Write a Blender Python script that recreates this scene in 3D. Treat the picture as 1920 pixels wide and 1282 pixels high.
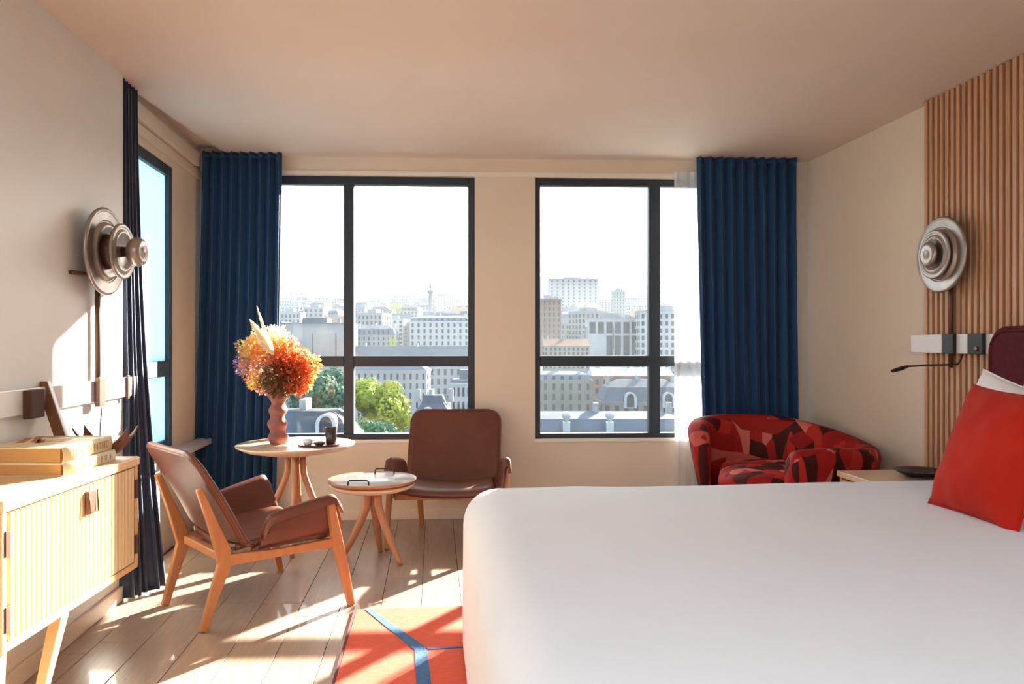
import bpy, bmesh, math, random
from mathutils import Vector, Matrix, noise
R = math.radians
PI = math.pi
random.seed(7)
for o in list(bpy.data.objects):
    bpy.data.objects.remove(o, do_unlink=True)
scene = bpy.context.scene
COL = scene.collection

# ------------------------------------------------------------------ camera
F = 1450.0
CX, CY = 960.0, 640.0
CAMZ = 1.2
cam_d = bpy.data.cameras.new('camera')
cam = bpy.data.objects.new('camera', cam_d)
COL.objects.link(cam)
cam.location = (0, 0, CAMZ)
cam.rotation_euler = (PI / 2, 0, 0)
cam_d.sensor_fit = 'HORIZONTAL'
cam_d.sensor_width = 36.0
cam_d.lens = 36.0 * F / 1920.0
cam_d.clip_start = 0.05
cam_d.clip_end = 8000
scene.camera = cam

# ------------------------------------------------------------------ colour management
scene.view_settings.view_transform = 'Standard'
scene.view_settings.look = 'None'
scene.view_settings.gamma = 1.0
scene.view_settings.use_curve_mapping = False
scene.view_settings.exposure = 0.0
try:
    scene.cycles.max_bounces = 10
    scene.cycles.diffuse_bounces = 6
    scene.cycles.glossy_bounces = 4
    scene.cycles.transmission_bounces = 6
    scene.cycles.transparent_max_bounces = 12
    scene.cycles.volume_bounces = 0
    scene.cycles.sample_clamp_indirect = 12
    scene.cycles.use_denoising = True
    scene.cycles.caustics_reflective = False
except Exception:
    pass

# ------------------------------------------------------------------ sun and sky
SUN_AZ = R(31.5)            # to the right of the view direction
SUN_EL = math.atan(0.39)
SUN_DIR = Vector((math.sin(SUN_AZ) * math.cos(SUN_EL), math.cos(SUN_AZ) * math.cos(SUN_EL), math.sin(SUN_EL)))
SUN_STRENGTH = 58.0
SKY_STRENGTH = 5.5
sd = bpy.data.lights.new('sun', 'SUN')
sd.energy = SUN_STRENGTH
sd.color = (1.0, 0.90, 0.76)
sd.angle = R(0.8)
so = bpy.data.objects.new('sun', sd)
COL.objects.link(so)
so.rotation_euler = (-SUN_DIR).to_track_quat('-Z', 'Y').to_euler()

w = bpy.data.worlds.new('sky')
scene.world = w
w.use_nodes = True
nt = w.node_tree
nt.nodes.clear()
out = nt.nodes.new('ShaderNodeOutputWorld')
bg = nt.nodes.new('ShaderNodeBackground')
bg.inputs['Strength'].default_value = SKY_STRENGTH
tc = nt.nodes.new('ShaderNodeTexCoord')
sep = nt.nodes.new('ShaderNodeSeparateXYZ')
nt.links.new(tc.outputs['Generated'], sep.inputs[0])
rampz = nt.nodes.new('ShaderNodeValToRGB')
rampz.color_ramp.elements[0].position = 0.0
rampz.color_ramp.elements[0].color = (0.80, 0.92, 1.0, 1)
rampz.color_ramp.elements[1].position = 0.8
rampz.color_ramp.elements[1].color = (0.42, 0.64, 0.98, 1)
nt.links.new(sep.outputs['Z'], rampz.inputs[0])
dot = nt.nodes.new('ShaderNodeVectorMath')
dot.operation = 'DOT_PRODUCT'
nt.links.new(tc.outputs['Generated'], dot.inputs[0])
dot.inputs[1].default_value = SUN_DIR
ramps = nt.nodes.new('ShaderNodeValToRGB')
ramps.color_ramp.elements[0].position = 0.3
ramps.color_ramp.elements[0].color = (0, 0, 0, 1)
ramps.color_ramp.elements[1].position = 1.0
ramps.color_ramp.elements[1].color = (1, 1, 1, 1)
nt.links.new(dot.outputs['Value'], ramps.inputs[0])
mx = nt.nodes.new('ShaderNodeMix')
mx.data_type = 'RGBA'
nt.links.new(ramps.outputs[0], mx.inputs[0])
nt.links.new(rampz.outputs[0], mx.inputs[6])
mx.inputs[7].default_value = (1.25, 1.16, 1.05, 1)
nt.links.new(mx.outputs[2], bg.inputs['Color'])
nt.links.new(bg.outputs[0], out.inputs[0])

# cool-white fill lights, added unseen behind the camera to brighten the room
def area(name, loc, size, energy, color, rot=(0, 0, 0), portal=False, sy=None):
    ld = bpy.data.lights.new(name, 'AREA')
    ld.energy = energy
    ld.color = color
    ld.size = size
    if sy:
        ld.shape = 'RECTANGLE'
        ld.size_y = sy
    if portal:
        ld.cycles.is_portal = True
    o = bpy.data.objects.new(name, ld)
    COL.objects.link(o)
    o.location = loc
    o.rotation_euler = rot
    return o
area('fill_light_right', (0.5, -0.7, 2.40), 1.2, 62, (0.80, 0.91, 1.0))
area('fill_light_left', (-0.9, -0.7, 2.40), 0.9, 30, (0.95, 0.95, 1.0))

# ------------------------------------------------------------------ helpers
def P(px, py, Y):
    return Vector(((px - CX) / F * Y, Y, CAMZ - (py - CY) / F * Y))

def PX(px, Y):
    return (px - CX) / F * Y

def G(px, py, z=0.0):
    Y = (CAMZ - z) * F / (py - CY)
    return Vector(((px - CX) / F * Y, Y, z))

class MB:
    def __init__(s):
        s.v = []
        s.f = []
        s.sm = []
    def add(s, vs, fs, smooth=False):
        b = len(s.v)
        s.v += [tuple(v) for v in vs]
        s.f += [tuple(b + i for i in f) for f in fs]
        s.sm += [smooth] * len(fs)
        return s
    def box(s, c, d, rz=0.0, m=None):
        x, y, z = d[0] / 2, d[1] / 2, d[2] / 2
        vs = [Vector((sx * x, sy * y, sz * z)) for sz in (-1, 1) for sy in (-1, 1) for sx in (-1, 1)]
        M = m if m is not None else Matrix.Rotation(rz, 3, 'Z')
        vs = [M @ v + Vector(c) for v in vs]
        return s.add(vs, [(0, 2, 3, 1), (4, 5, 7, 6), (0, 1, 5, 4), (2, 6, 7, 3), (0, 4, 6, 2), (1, 3, 7, 5)])
    def box2(s, a, b):
        return s.box([(a[i] + b[i]) / 2 for i in range(3)], [abs(b[i] - a[i]) for i in range(3)])
    def prism(s, poly, z0, z1):
        n = len(poly)
        vs = [(p[0], p[1], z0) for p in poly] + [(p[0], p[1], z1) for p in poly]
        fs = [tuple(range(n - 1, -1, -1)), tuple(range(n, 2 * n))] + [(i, (i + 1) % n, n + (i + 1) % n, n + i) for i in range(n)]
        return s.add(vs, fs)
    def lathe(s, prof, n=32, c=(0, 0, 0), m=None, wob=None):
        vs = []
        for j, (r, z) in enumerate(prof):
            for i in range(n):
                a = 2 * PI * i / n
                rr = r * (wob(a, z) if wob else 1)
                vs.append(Vector((rr * math.cos(a), rr * math.sin(a), z)))
        if m is not None:
            vs = [m @ v for v in vs]
        vs = [v + Vector(c) for v in vs]
        fs = []
        for j in range(len(prof) - 1):
            for i in range(n):
                k = (i + 1) % n
                fs.append((j * n + i, j * n + k, (j + 1) * n + k, (j + 1) * n + i))
        if prof[0][0] > 1e-5:
            fs.append(tuple(range(n - 1, -1, -1)))
        if prof[-1][0] > 1e-5:
            b = (len(prof) - 1) * n
            fs.append(tuple(range(b, b + n)))
        return s.add(vs, fs, True)
    def tube(s, pts, rad, n=10):
        pts = [Vector(p) for p in pts]
        if not isinstance(rad, (list, tuple)):
            rad = [rad] * len(pts)
        vs, prev = [], None
        for i, p in enumerate(pts):
            t = (pts[min(i + 1, len(pts) - 1)] - pts[max(i - 1, 0)]).normalized()
            if prev is None:
                a = Vector((0, 0, 1)) if abs(t.z) < 0.9 else Vector((1, 0, 0))
                u = t.cross(a).normalized()
            else:
                u = (prev - t * prev.dot(t)).normalized()
            prev = u
            w_ = t.cross(u)
            for k in range(n):
                q = 2 * PI * k / n
                vs.append(p + (u * math.cos(q) + w_ * math.sin(q)) * rad[i])
        fs = []
        for i in range(len(pts) - 1):
            for k in range(n):
                l = (k + 1) % n
                fs.append((i * n + k, i * n + l, (i + 1) * n + l, (i + 1) * n + k))
        fs.append(tuple(range(n - 1, -1, -1)))
        b = (len(pts) - 1) * n
        fs.append(tuple(range(b, b + n)))
        return s.add(vs, fs, True)
    def bar(s, pts, th, wy):
        """rectangular bar in an x-z plane; th = in-plane thickness per point, wy = width along y"""
        pts = [Vector(p) for p in pts]
        vs = []
        for i, p in enumerate(pts):
            t = (pts[min(i + 1, len(pts) - 1)] - pts[max(i - 1, 0)])
            t = Vector((t.x, 0, t.z)).normalized()
            nrm = Vector((-t.z, 0, t.x))
            for a, b in ((-1, -1), (1, -1), (1, 1), (-1, 1)):
                vs.append(p + nrm * a * th[i] / 2 + Vector((0, b * wy / 2, 0)))
        fs = [(3, 2, 1, 0)]
        for i in range(len(pts) - 1):
            for k in range(4):
                l = (k + 1) % 4
                fs.append((i * 4 + k, i * 4 + l, (i + 1) * 4 + l, (i + 1) * 4 + k))
        b = (len(pts) - 1) * 4
        fs.append((b, b + 1, b + 2, b + 3))
        return s.add(vs, fs)
    def grid(s, fn, nu, nv, smooth=True, flip=False):
        vs = [fn(i / nu, j / nv) for j in range(nv + 1) for i in range(nu + 1)]
        fs = []
        for j in range(nv):
            for i in range(nu):
                a = j * (nu + 1) + i
                q = (a, a + 1, a + nu + 2, a + nu + 1)
                fs.append(q[::-1] if flip else q)
        return s.add(vs, fs, smooth)
    def mesh(s, name, mat):
        me = bpy.data.meshes.new(name)
        me.from_pydata(s.v, [], s.f)
        me.polygons.foreach_set('use_smooth', s.sm)
        if mat:
            me.materials.append(mat)
        me.update()
        return me
    def build(s, name, mat, parent=None, bevel=0, seg=2, solid=0, soff=0.0, subd=0, fix=True):
        me = s.mesh(name, mat)
        if fix:
            bm = bmesh.new()
            bm.from_mesh(me)
            bmesh.ops.recalc_face_normals(bm, faces=bm.faces)
            bm.to_mesh(me)
            bm.free()
        o = bpy.data.objects.new(name, me)
        COL.objects.link(o)
        if parent:
            o.parent = parent
        if solid:
            m = o.modifiers.new('solid', 'SOLIDIFY')
            m.thickness = solid
            m.offset = soff
        if bevel:
            m = o.modifiers.new('bevel', 'BEVEL')
            m.width = bevel
            m.segments = seg
            m.limit_method = 'ANGLE'
            m.angle_limit = R(40)
        if subd:
            m = o.modifiers.new('subd', 'SUBSURF')
            m.levels = subd
            m.render_levels = subd
        return o

def tag(o, label=None, cat=None, group=None, kind=None):
    if label: o['label'] = label
    if cat: o['category'] = cat
    if group: o['group'] = group
    if kind: o['kind'] = kind
    return o

def thing(name, label, cat, loc=(0, 0, 0), rz=0.0, group=None):
    o = bpy.data.objects.new(name, None)
    COL.objects.link(o)
    o.location = loc
    o.rotation_euler = (0, 0, rz)
    o.empty_display_size = 0.1
    return tag(o, label, cat, group)

def struct(o):
    o['kind'] = 'structure'
    return o

def copy_tree(o, parent=None):
    c = o.copy()
    COL.objects.link(c)
    if parent:
        c.parent = parent
    for ch in [x for x in bpy.data.objects if x.parent == o]:
        copy_tree(ch, c)
    return c

# ------------------------------------------------------------------ materials
def mat(name, color, rough=0.6, metal=0.0, color2=None, scale=8.0, stretch=(1, 1, 1), bump=0.0, bscale=None,
        coat=0.0, trans=0.0, sheen=0.0, objrand=0.0, detail=4.0, coords='Object', spec=0.5, sub=0.0):
    m = bpy.data.materials.new(name)
    m.use_nodes = True
    t = m.node_tree
    b = t.nodes['Principled BSDF']
    b.inputs['Base Color'].default_value = (*color, 1)
    b.inputs['Roughness'].default_value = rough
    b.inputs['Metallic'].default_value = metal
    b.inputs['Coat Weight'].default_value = coat
    b.inputs['Sheen Weight'].default_value = sheen
    b.inputs['Specular IOR Level'].default_value = spec
    tcn = t.nodes.new('ShaderNodeTexCoord')
    mp = t.nodes.new('ShaderNodeMapping')
    mp.inputs['Scale'].default_value = stretch
    t.links.new(tcn.outputs[coords], mp.inputs[0])
    if objrand:
        oi = t.nodes.new('ShaderNodeObjectInfo')
        va = t.nodes.new('ShaderNodeVectorMath')
        va.operation = 'ADD'
        sc = t.nodes.new('ShaderNodeMath')
        sc.operation = 'MULTIPLY'
        sc.inputs[1].default_value = 37.0
        t.links.new(oi.outputs['Random'], sc.inputs[0])
        t.links.new(tcn.outputs[coords], va.inputs[0])
        t.links.new(sc.outputs[0], va.inputs[1])
        t.links.new(va.outputs[0], mp.inputs[0])
    last = None
    if color2:
        n = t.nodes.new('ShaderNodeTexNoise')
        n.inputs['Scale'].default_value = scale
        n.inputs['Detail'].default_value = detail
        t.links.new(mp.outputs[0], n.inputs['Vector'])
        r_ = t.nodes.new('ShaderNodeValToRGB')
        r_.color_ramp.elements[0].position = 0.32
        r_.color_ramp.elements[1].position = 0.68
        r_.color_ramp.elements[0].color = (*color, 1)
        r_.color_ramp.elements[1].color = (*color2, 1)
        t.links.new(n.outputs['Fac'], r_.inputs[0])
        last = r_.outputs[0]
        t.links.new(last, b.inputs['Base Color'])
    if objrand:
        hs = t.nodes.new('ShaderNodeHueSaturation')
        mr = t.nodes.new('ShaderNodeMapRange')
        mr.inputs['To Min'].default_value = 1 - objrand
        mr.inputs['To Max'].default_value = 1 + objrand
        t.links.new(oi.outputs['Random'], mr.inputs[0])
        t.links.new(mr.outputs[0], hs.inputs['Value'])
        if last:
            t.links.new(last, hs.inputs['Color'])
        else:
            hs.inputs['Color'].default_value = (*color, 1)
        t.links.new(hs.outputs[0], b.inputs['Base Color'])
    if bump:
        n2 = t.nodes.new('ShaderNodeTexNoise')
        n2.inputs['Scale'].default_value = bscale or scale * 3
        n2.inputs['Detail'].default_value = 3
        t.links.new(mp.outputs[0], n2.inputs['Vector'])
        bp = t.nodes.new('ShaderNodeBump')
        bp.inputs['Strength'].default_value = bump
        bp.inputs['Distance'].default_value = 0.01
        t.links.new(n2.outputs['Fac'], bp.inputs['Height'])
        t.links.new(bp.outputs[0], b.inputs['Normal'])
    if trans:
        tr = t.nodes.new('ShaderNodeBsdfTranslucent')
        if last:
            t.links.new(last, tr.inputs[0])
        else:
            tr.inputs[0].default_value = (*color, 1)
        ms = t.nodes.new('ShaderNodeMixShader')
        ms.inputs[0].default_value = trans
        t.links.new(b.outputs[0], ms.inputs[1])
        t.links.new(tr.outputs[0], ms.inputs[2])
        t.links.new(ms.outputs[0], t.nodes['Material Output'].inputs[0])
    return m

M = {}
M['wall'] = mat('wall_paint', (0.74, 0.66, 0.55), 0.7, color2=(0.76, 0.68, 0.57), scale=3, bump=0.03, bscale=120, coords='Object')
M['wall_left'] = mat('wall_left_paint', (0.73, 0.74, 0.72), 0.45, color2=(0.75, 0.76, 0.74), scale=3, bump=0.02, bscale=120)
M['ceiling'] = mat('ceiling_paint', (0.70, 0.60, 0.52), 0.75, color2=(0.72, 0.62, 0.54), scale=2)
M['trim'] = mat('trim_paint', (0.80, 0.72, 0.62), 0.5)
M['sill'] = mat('sill_paint', (0.85, 0.80, 0.72), 0.4)
M['floor'] = mat('oak_floor', (0.32, 0.235, 0.185), 0.30, color2=(0.38, 0.285, 0.225), scale=7, stretch=(9, 0.8, 1), bump=0.08, bscale=30, objrand=0.08, coat=0.25)
M['frame'] = mat('window_frame_paint', (0.018, 0.031, 0.045), 0.5, color2=(0.021, 0.035, 0.050), scale=5)
M['slat'] = mat('slat_oak', (0.50, 0.27, 0.15), 0.5, color2=(0.58, 0.33, 0.19), scale=5, stretch=(12, 12, 0.8), bump=0.05, objrand=0.08)
M['slat_back'] = mat('slat_backing', (0.06, 0.02, 0.010), 0.8)
M['curtain'] = mat('navy_curtain', (0.006, 0.052, 0.150), 0.75, color2=(0.008, 0.064, 0.175), scale=60, bump=0.08, bscale=350, sheen=0.15, trans=0.12)
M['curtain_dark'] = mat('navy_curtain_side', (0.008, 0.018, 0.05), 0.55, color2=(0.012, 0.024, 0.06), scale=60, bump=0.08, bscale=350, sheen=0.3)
M['leather'] = mat('tan_leather', (0.115, 0.033, 0.017), 0.45, color2=(0.14, 0.042, 0.022), scale=9, bump=0.10, bscale=160)
M['chairwood'] = mat('chair_oak', (0.40, 0.155, 0.055), 0.42, color2=(0.47, 0.19, 0.072), scale=6, stretch=(6, 6, 1), bump=0.04)
M['tablewood'] = mat('table_oak', (0.42, 0.18, 0.09), 0.42, color2=(0.48, 0.22, 0.115), scale=6, stretch=(5, 5, 1), bump=0.04)
M['tabletop'] = mat('table_top_oak', (0.66, 0.46, 0.30), 0.3, color2=(0.72, 0.52, 0.36), scale=6, stretch=(1, 8, 1), coat=0.2)
M['tray_white'] = mat('tray_white', (0.82, 0.84, 0.85), 0.3, coat=0.3)
M['black'] = mat('black_metal', (0.02, 0.018, 0.018), 0.4, metal=0.3)
M['darkceramic'] = mat('dark_ceramic', (0.028, 0.014, 0.012), 0.35, color2=(0.06, 0.03, 0.02), scale=40, coat=0.3)
M['console'] = mat('console_oak', (0.60, 0.36, 0.15), 0.45, color2=(0.68, 0.43, 0.20), scale=5, stretch=(1, 1, 7), bump=0.04)
M['console_top'] = mat('console_top_oak', (0.68, 0.46, 0.24), 0.4, color2=(0.74, 0.52, 0.30), scale=5, stretch=(7, 1, 1), bump=0.04)
M['console_slat'] = mat('console_slat_oak', (0.68, 0.50, 0.27), 0.5, color2=(0.75, 0.57, 0.33), scale=6, stretch=(8, 8, 0.8), objrand=0.08)
M['groove'] = mat('console_groove', (0.30, 0.17, 0.07), 0.8)
M['brown_leather'] = mat('brown_leather', (0.12, 0.035, 0.018), 0.45, bump=0.1, bscale=120, color2=(0.15, 0.045, 0.022), scale=12)
M['brown_metal'] = mat('brown_bronze', (0.10, 0.045, 0.028), 0.45, metal=0.4)
M['brown_wood'] = mat('brown_wood', (0.16, 0.062, 0.024), 0.5, color2=(0.20, 0.08, 0.034), scale=8, stretch=(5, 5, 1))
M['pewter'] = mat('pewter_glaze', (0.30, 0.245, 0.21), 0.33, metal=0.65, color2=(0.38, 0.32, 0.28), scale=14, bump=0.06)
M['rail'] = mat('white_rail', (0.74, 0.74, 0.75), 0.35, coat=0.2)
M['duvet'] = mat('white_duvet', (0.69, 0.74, 0.81), 0.8, color2=(0.71, 0.76, 0.83), scale=3, bump=0.06, bscale=5, sheen=0.1)
M['pillow'] = mat('white_pillow', (0.80, 0.81, 0.84), 0.8, bump=0.2, bscale=9, color2=(0.82, 0.83, 0.86), scale=4)
M['red_velvet'] = mat('red_velvet', (0.40, 0.013, 0.005), 0.85, color2=(0.48, 0.022, 0.008), scale=5, bump=0.1, bscale=14, sheen=0.05, spec=0.15)
M['burgundy'] = mat('burgundy_fabric', (0.085, 0.016, 0.024), 0.85, color2=(0.105, 0.022, 0.030), scale=30, bump=0.35, bscale=45, spec=0.15)
M['vase'] = mat('terracotta_vase', (0.27, 0.085, 0.062), 0.65, color2=(0.32, 0.11, 0.08), scale=9, bump=0.1, bscale=60)
M['rug'] = mat('red_rug', (0.62, 0.085, 0.045), 0.95, color2=(0.70, 0.12, 0.065), scale=40, stretch=(1, 6, 1), bump=0.4, bscale=200)
M['rug_blue'] = mat('blue_rug_stripe', (0.03, 0.10, 0.24), 0.95, color2=(0.05, 0.14, 0.30), scale=60, bump=0.4, bscale=200)
M['rug_dark'] = mat('dark_rug_edge', (0.10, 0.025, 0.04), 0.95)
M['book_a'] = mat('cream_book_cover', (0.72, 0.58, 0.33), 0.5, color2=(0.76, 0.62, 0.38), scale=9)
M['book_b'] = mat('pale_book_cover', (0.70, 0.60, 0.42), 0.5)
M['paper'] = mat('book_pages', (0.50, 0.28, 0.10), 0.8, color2=(0.42, 0.22, 0.08), scale=30, stretch=(1, 1, 30))
M['ink'] = mat('book_ink', (0.35, 0.27, 0.14), 0.6)
M['print_red'] = mat('book_print_red', (0.50, 0.14, 0.06), 0.6)
M['print_green'] = mat('book_print_green', (0.32, 0.30, 0.10), 0.6)
M['concrete'] = mat('heater_paint', (0.55, 0.55, 0.55), 0.5)

def emission_free_glass(name, tint, refl=0.06):
    m = bpy.data.materials.new(name)
    m.use_nodes = True
    t = m.node_tree
    t.nodes.remove(t.nodes['Principled BSDF'])
    o = t.nodes['Material Output']
    tr = t.nodes.new('ShaderNodeBsdfTransparent')
    tr.inputs[0].default_value = (*tint, 1)
    gl = t.nodes.new('ShaderNodeBsdfGlossy')
    gl.inputs['Roughness'].default_value = 0.02
    fr = t.nodes.new('ShaderNodeFresnel')
    fr.inputs['IOR'].default_value = 1.3
    ms = t.nodes.new('ShaderNodeMixShader')
    t.links.new(fr.outputs[0], ms.inputs[0])
    t.links.new(tr.outputs[0], ms.inputs[1])
    t.links.new(gl.outputs[0], ms.inputs[2])
    t.links.new(ms.outputs[0], o.inputs[0])
    return m
M['glass'] = emission_free_glass('window_glass', (0.96, 0.98, 0.98))

def sheer_mat(name, col, transp, translu=0.6):
    m = bpy.data.materials.new(name)
    m.use_nodes = True
    t = m.node_tree
    b = t.nodes['Principled BSDF']
    b.inputs['Base Color'].default_value = (*col, 1)
    b.inputs['Roughness'].default_value = 0.8
    tr = t.nodes.new('ShaderNodeBsdfTranslucent')
    tr.inputs[0].default_value = (*col, 1)
    tp = t.nodes.new('ShaderNodeBsdfTransparent')
    m1 = t.nodes.new('ShaderNodeMixShader')
    m1.inputs[0].default_value = translu
    m2 = t.nodes.new('ShaderNodeMixShader')
    m2.inputs[0].default_value = transp
    t.links.new(b.outputs[0], m1.inputs[1])
    t.links.new(tr.outputs[0], m1.inputs[2])
    t.links.new(m1.outputs[0], m2.inputs[1])
    t.links.new(tp.outputs[0], m2.inputs[2])
    t.links.new(m2.outputs[0], t.nodes['Material Output'].inputs[0])
    return m
M['sheer'] = sheer_mat('sheer_voile', (0.93, 0.95, 0.97), 0.25, 0.65)
M['frosted'] = sheer_mat('frosted_glass', (0.27, 0.40, 0.43), 0.0, 0.9)

def armchair_mat():
    m = bpy.data.materials.new('shard_print_velvet')
    m.use_nodes = True
    t = m.node_tree
    b = t.nodes['Principled BSDF']
    b.inputs['Roughness'].default_value = 0.65
    b.inputs['Specular IOR Level'].default_value = 0.2
    c = t.nodes.new('ShaderNodeTexCoord')
    cols = []
    for k, (rot, sc, scale) in enumerate((((0.3, 0.5, 0.9), (1.0, 1.0, 0.30), 13.0), ((1.1, -0.6, 0.4), (0.30, 1.0, 1.0), 11.0))):
        mp = t.nodes.new('ShaderNodeMapping')
        mp.inputs['Rotation'].default_value = rot
        mp.inputs['Scale'].default_value = sc
        t.links.new(c.outputs['Object'], mp.inputs[0])
        v = t.nodes.new('ShaderNodeTexVoronoi')
        v.distance = 'EUCLIDEAN'
        v.inputs['Scale'].default_value = scale
        t.links.new(mp.outputs[0], v.inputs['Vector'])
        s_ = t.nodes.new('ShaderNodeSeparateColor')
        t.links.new(v.outputs['Color'], s_.inputs[0])
        cols.append(s_)
    r1 = t.nodes.new('ShaderNodeValToRGB')
    r1.color_ramp.interpolation = 'CONSTANT'
    e = r1.color_ramp.elements
    e[0].position = 0; e[0].color = (0.055, 0.008, 0.006, 1)
    e[1].position = 0.36; e[1].color = (0.36, 0.014, 0.012, 1)
    for pos, col in ((0.68, (0.48, 0.03, 0.022, 1)), (0.83, (0.62, 0.17, 0.14, 1))):
        q = e.new(pos); q.color = col
    t.links.new(cols[0].outputs[0], r1.inputs[0])
    r2 = t.nodes.new('ShaderNodeValToRGB')
    r2.color_ramp.interpolation = 'CONSTANT'
    e = r2.color_ramp.elements
    e[0].position = 0; e[0].color = (0.30, 0.012, 0.010, 1)
    e[1].position = 0.5; e[1].color = (0.07, 0.008, 0.006, 1)
    q = e.new(0.8); q.color = (0.55, 0.11, 0.09, 1)
    t.links.new(cols[1].outputs[1], r2.inputs[0])
    gt = t.nodes.new('ShaderNodeMath')
    gt.operation = 'GREATER_THAN'
    gt.inputs[1].default_value = 0.62
    t.links.new(cols[1].outputs[0], gt.inputs[0])
    mix = t.nodes.new('ShaderNodeMix')
    mix.data_type = 'RGBA'
    t.links.new(gt.outputs[0], mix.inputs[0])
    t.links.new(r1.outputs[0], mix.inputs[6])
    t.links.new(r2.outputs[0], mix.inputs[7])
    t.links.new(mix.outputs[2], b.inputs['Base Color'])
    return m
M['shards'] = armchair_mat()

# ------------------------------------------------------------------ room shell
CEIL = 2.448
BW0 = Vector((-2.30, 5.203 + 0.046 * (-2.30 + 1.543)))     # a point of the back wall's inner face
BANG = math.atan(0.046)
bdir = Vector((math.cos(BANG), math.sin(BANG)))
bnor = Vector((-math.sin(BANG), math.cos(BANG)))            # outward
def back_s(px):
    """distance along the back wall at which a line of sight of the given image column meets it"""
    k = (px - CX) / F
    Y = (5.203 + 0.046 * 1.543) / (1 - 0.046 * k)
    return (Vector((k * Y, Y)) - BW0).dot(bdir)
def bp(s, d=0.0):
    """point on the back wall; d>0 towards the room"""
    q = BW0 + bdir * s - bnor * d
    return q
def left_x(Y): return -1.822 - 0.10 * (Y - 3.62)
def bay_x(Y): return -1.90 - 0.12 * (Y - 3.62)
def right_x(Y): return 2.19 - 0.10 * (Y - 4.02)      # painted wall behind the slats

W1 = (back_s(416), back_s(890))
W2 = (back_s(1003), back_s(1457))
ZS, ZT = 0.535, 2.325
TH = 0.14
wb = thing('back_wall_root', None, None, (BW0.x, BW0.y, 0), BANG)
# local frame of the back wall: x along it, y outward
bw = MB()
L_end = 4.75
def bseg(x0, x1, z0, z1, y0=0.0, y1=TH):
    bw.box2((x0, y0, z0), (x1, y1, z1))
bseg(-0.3, L_end, -0.25, ZS)
bseg(-0.3, L_end, ZT, 2.75)
bseg(-0.3, W1[0], ZS, ZT)
bseg(W1[1], W2[0], ZS, ZT)
bseg(W2[1], L_end, ZS, ZT)
wall_back = bw.build('wall_back', M['wall'])
wall_back.location = (BW0.x, BW0.y, 0)
wall_back.rotation_euler = (0, 0, BANG)
struct(wall_back)
bpy.data.objects.remove(wb)

def window(name, x0, x1, z0, z1, mull, rail_z, loc, rz, parts_glass='glass', fr=0.045, depth=0.07, inset=0.03):
    """window in a wall frame: x along, y outward. mull = list of (xa, xb); rail = (za, zb)"""
    root = bpy.data.objects.new(name, None)
    COL.objects.link(root)
    root.location = loc
    root.rotation_euler = (0, 0, rz)
    struct(root)
    y0, y1 = inset, inset + depth
    f = MB()
    f.box2((x0, y0, z0), (x0 + fr, y1, z1))
    f.box2((x1 - fr, y0, z0), (x1, y1, z1))
    f.box2((x0 + fr, y0, z0), (x1 - fr, y1, z0 + fr * 0.9))
    f.box2((x0 + fr, y0, z1 - fr * 1.2), (x1 - fr, y1, z1))
    f.build('window_frame', M['frame'], root, bevel=0.004)
    xs = [x0 + fr]
    for a, b in mull:
        m = MB()
        m.box2((a, y0, z0 + fr * 0.9), (b, y1, z1 - fr * 1.2))
        m.build('mullion', M['frame'], root, bevel=0.004)
        xs += [a, b]
    xs.append(x1 - fr)
    for i in range(0, len(xs), 2):
        m = MB()
        m.box2((xs[i], y0, rail_z[0]), (xs[i + 1], y1, rail_z[1]))
        m.build('transom', M['frame'], root, bevel=0.004)
        ym = (y0 + y1) / 2 + (0.01 if parts_glass != 'frosted' else 0.0)
        for za, zb in ((z0 + fr * 0.9, rail_z[0]), (rail_z[1], z1 - fr * 1.2)):
            g = MB()
            if parts_glass == 'frosted':
                g.add([(xs[i], ym, za), (xs[i + 1], ym, za), (xs[i + 1], ym, zb), (xs[i], ym, zb)], [(0, 1, 2, 3)])
            else:
                g.box2((xs[i], ym, za), (xs[i + 1], ym + 0.006, zb))
            g.build('pane', M[parts_glass], root)
    return root
RZ = (1.2 - 0.168, 1.2 - 0.095)
window('window_1', W1[0], W1[1], ZS, ZT, [(back_s(643), back_s(662))], RZ, (BW0.x, BW0.y, 0), BANG)
window('window_2', W2[0], W2[1], ZS, ZT, [(back_s(1219), back_s(1240))], RZ, (BW0.x, BW0.y, 0), BANG, fr=0.04)
# inner sills
for i, Wd in enumerate((W1, W2)):
    m = MB()
    m.box2((Wd[0] - 0.01, -0.012, ZS - 0.018), (Wd[1] + 0.01, 0.03, ZS + 0.004))
    o = m.build('trim_%d' % (i + 1), M['sill'], None, bevel=0.003)
    o.location = (BW0.x, BW0.y, 0); o.rotation_euler = (0, 0, BANG)
    struct(o)
m = MB()
m.box2((W1[0] - 0.02, -0.006, ZT), (W2[1] + 0.02, 0.0, ZT + 0.03))
o = m.build('trim_3', M['sill'], None)
o.location = (BW0.x, BW0.y, 0); o.rotation_euler = (0, 0, BANG)
struct(o)
m = MB()
m.box2((0.2, -0.016, 0), (4.5, 0, 0.065))
o = m.build('baseboard_back', M['trim'], None, bevel=0.004)
o.location = (BW0.x, BW0.y, 0); o.rotation_euler = (0, 0, BANG)
struct(o)

# left wall (up to the bay), its end, and the bay wall with its own window
YB = -1.6
m = MB()
m.prism([(left_x(YB), YB), (left_x(3.62), 3.62), (left_x(3.62) - 0.3, 3.62), (left_x(YB) - 0.3, YB)], -0.2, 2.75)
struct(m.build('wall_left', M['wall_left'], bevel=0))
lang = math.atan(0.12)
lroot = Vector((bay_x(3.62), 3.62))
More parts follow.
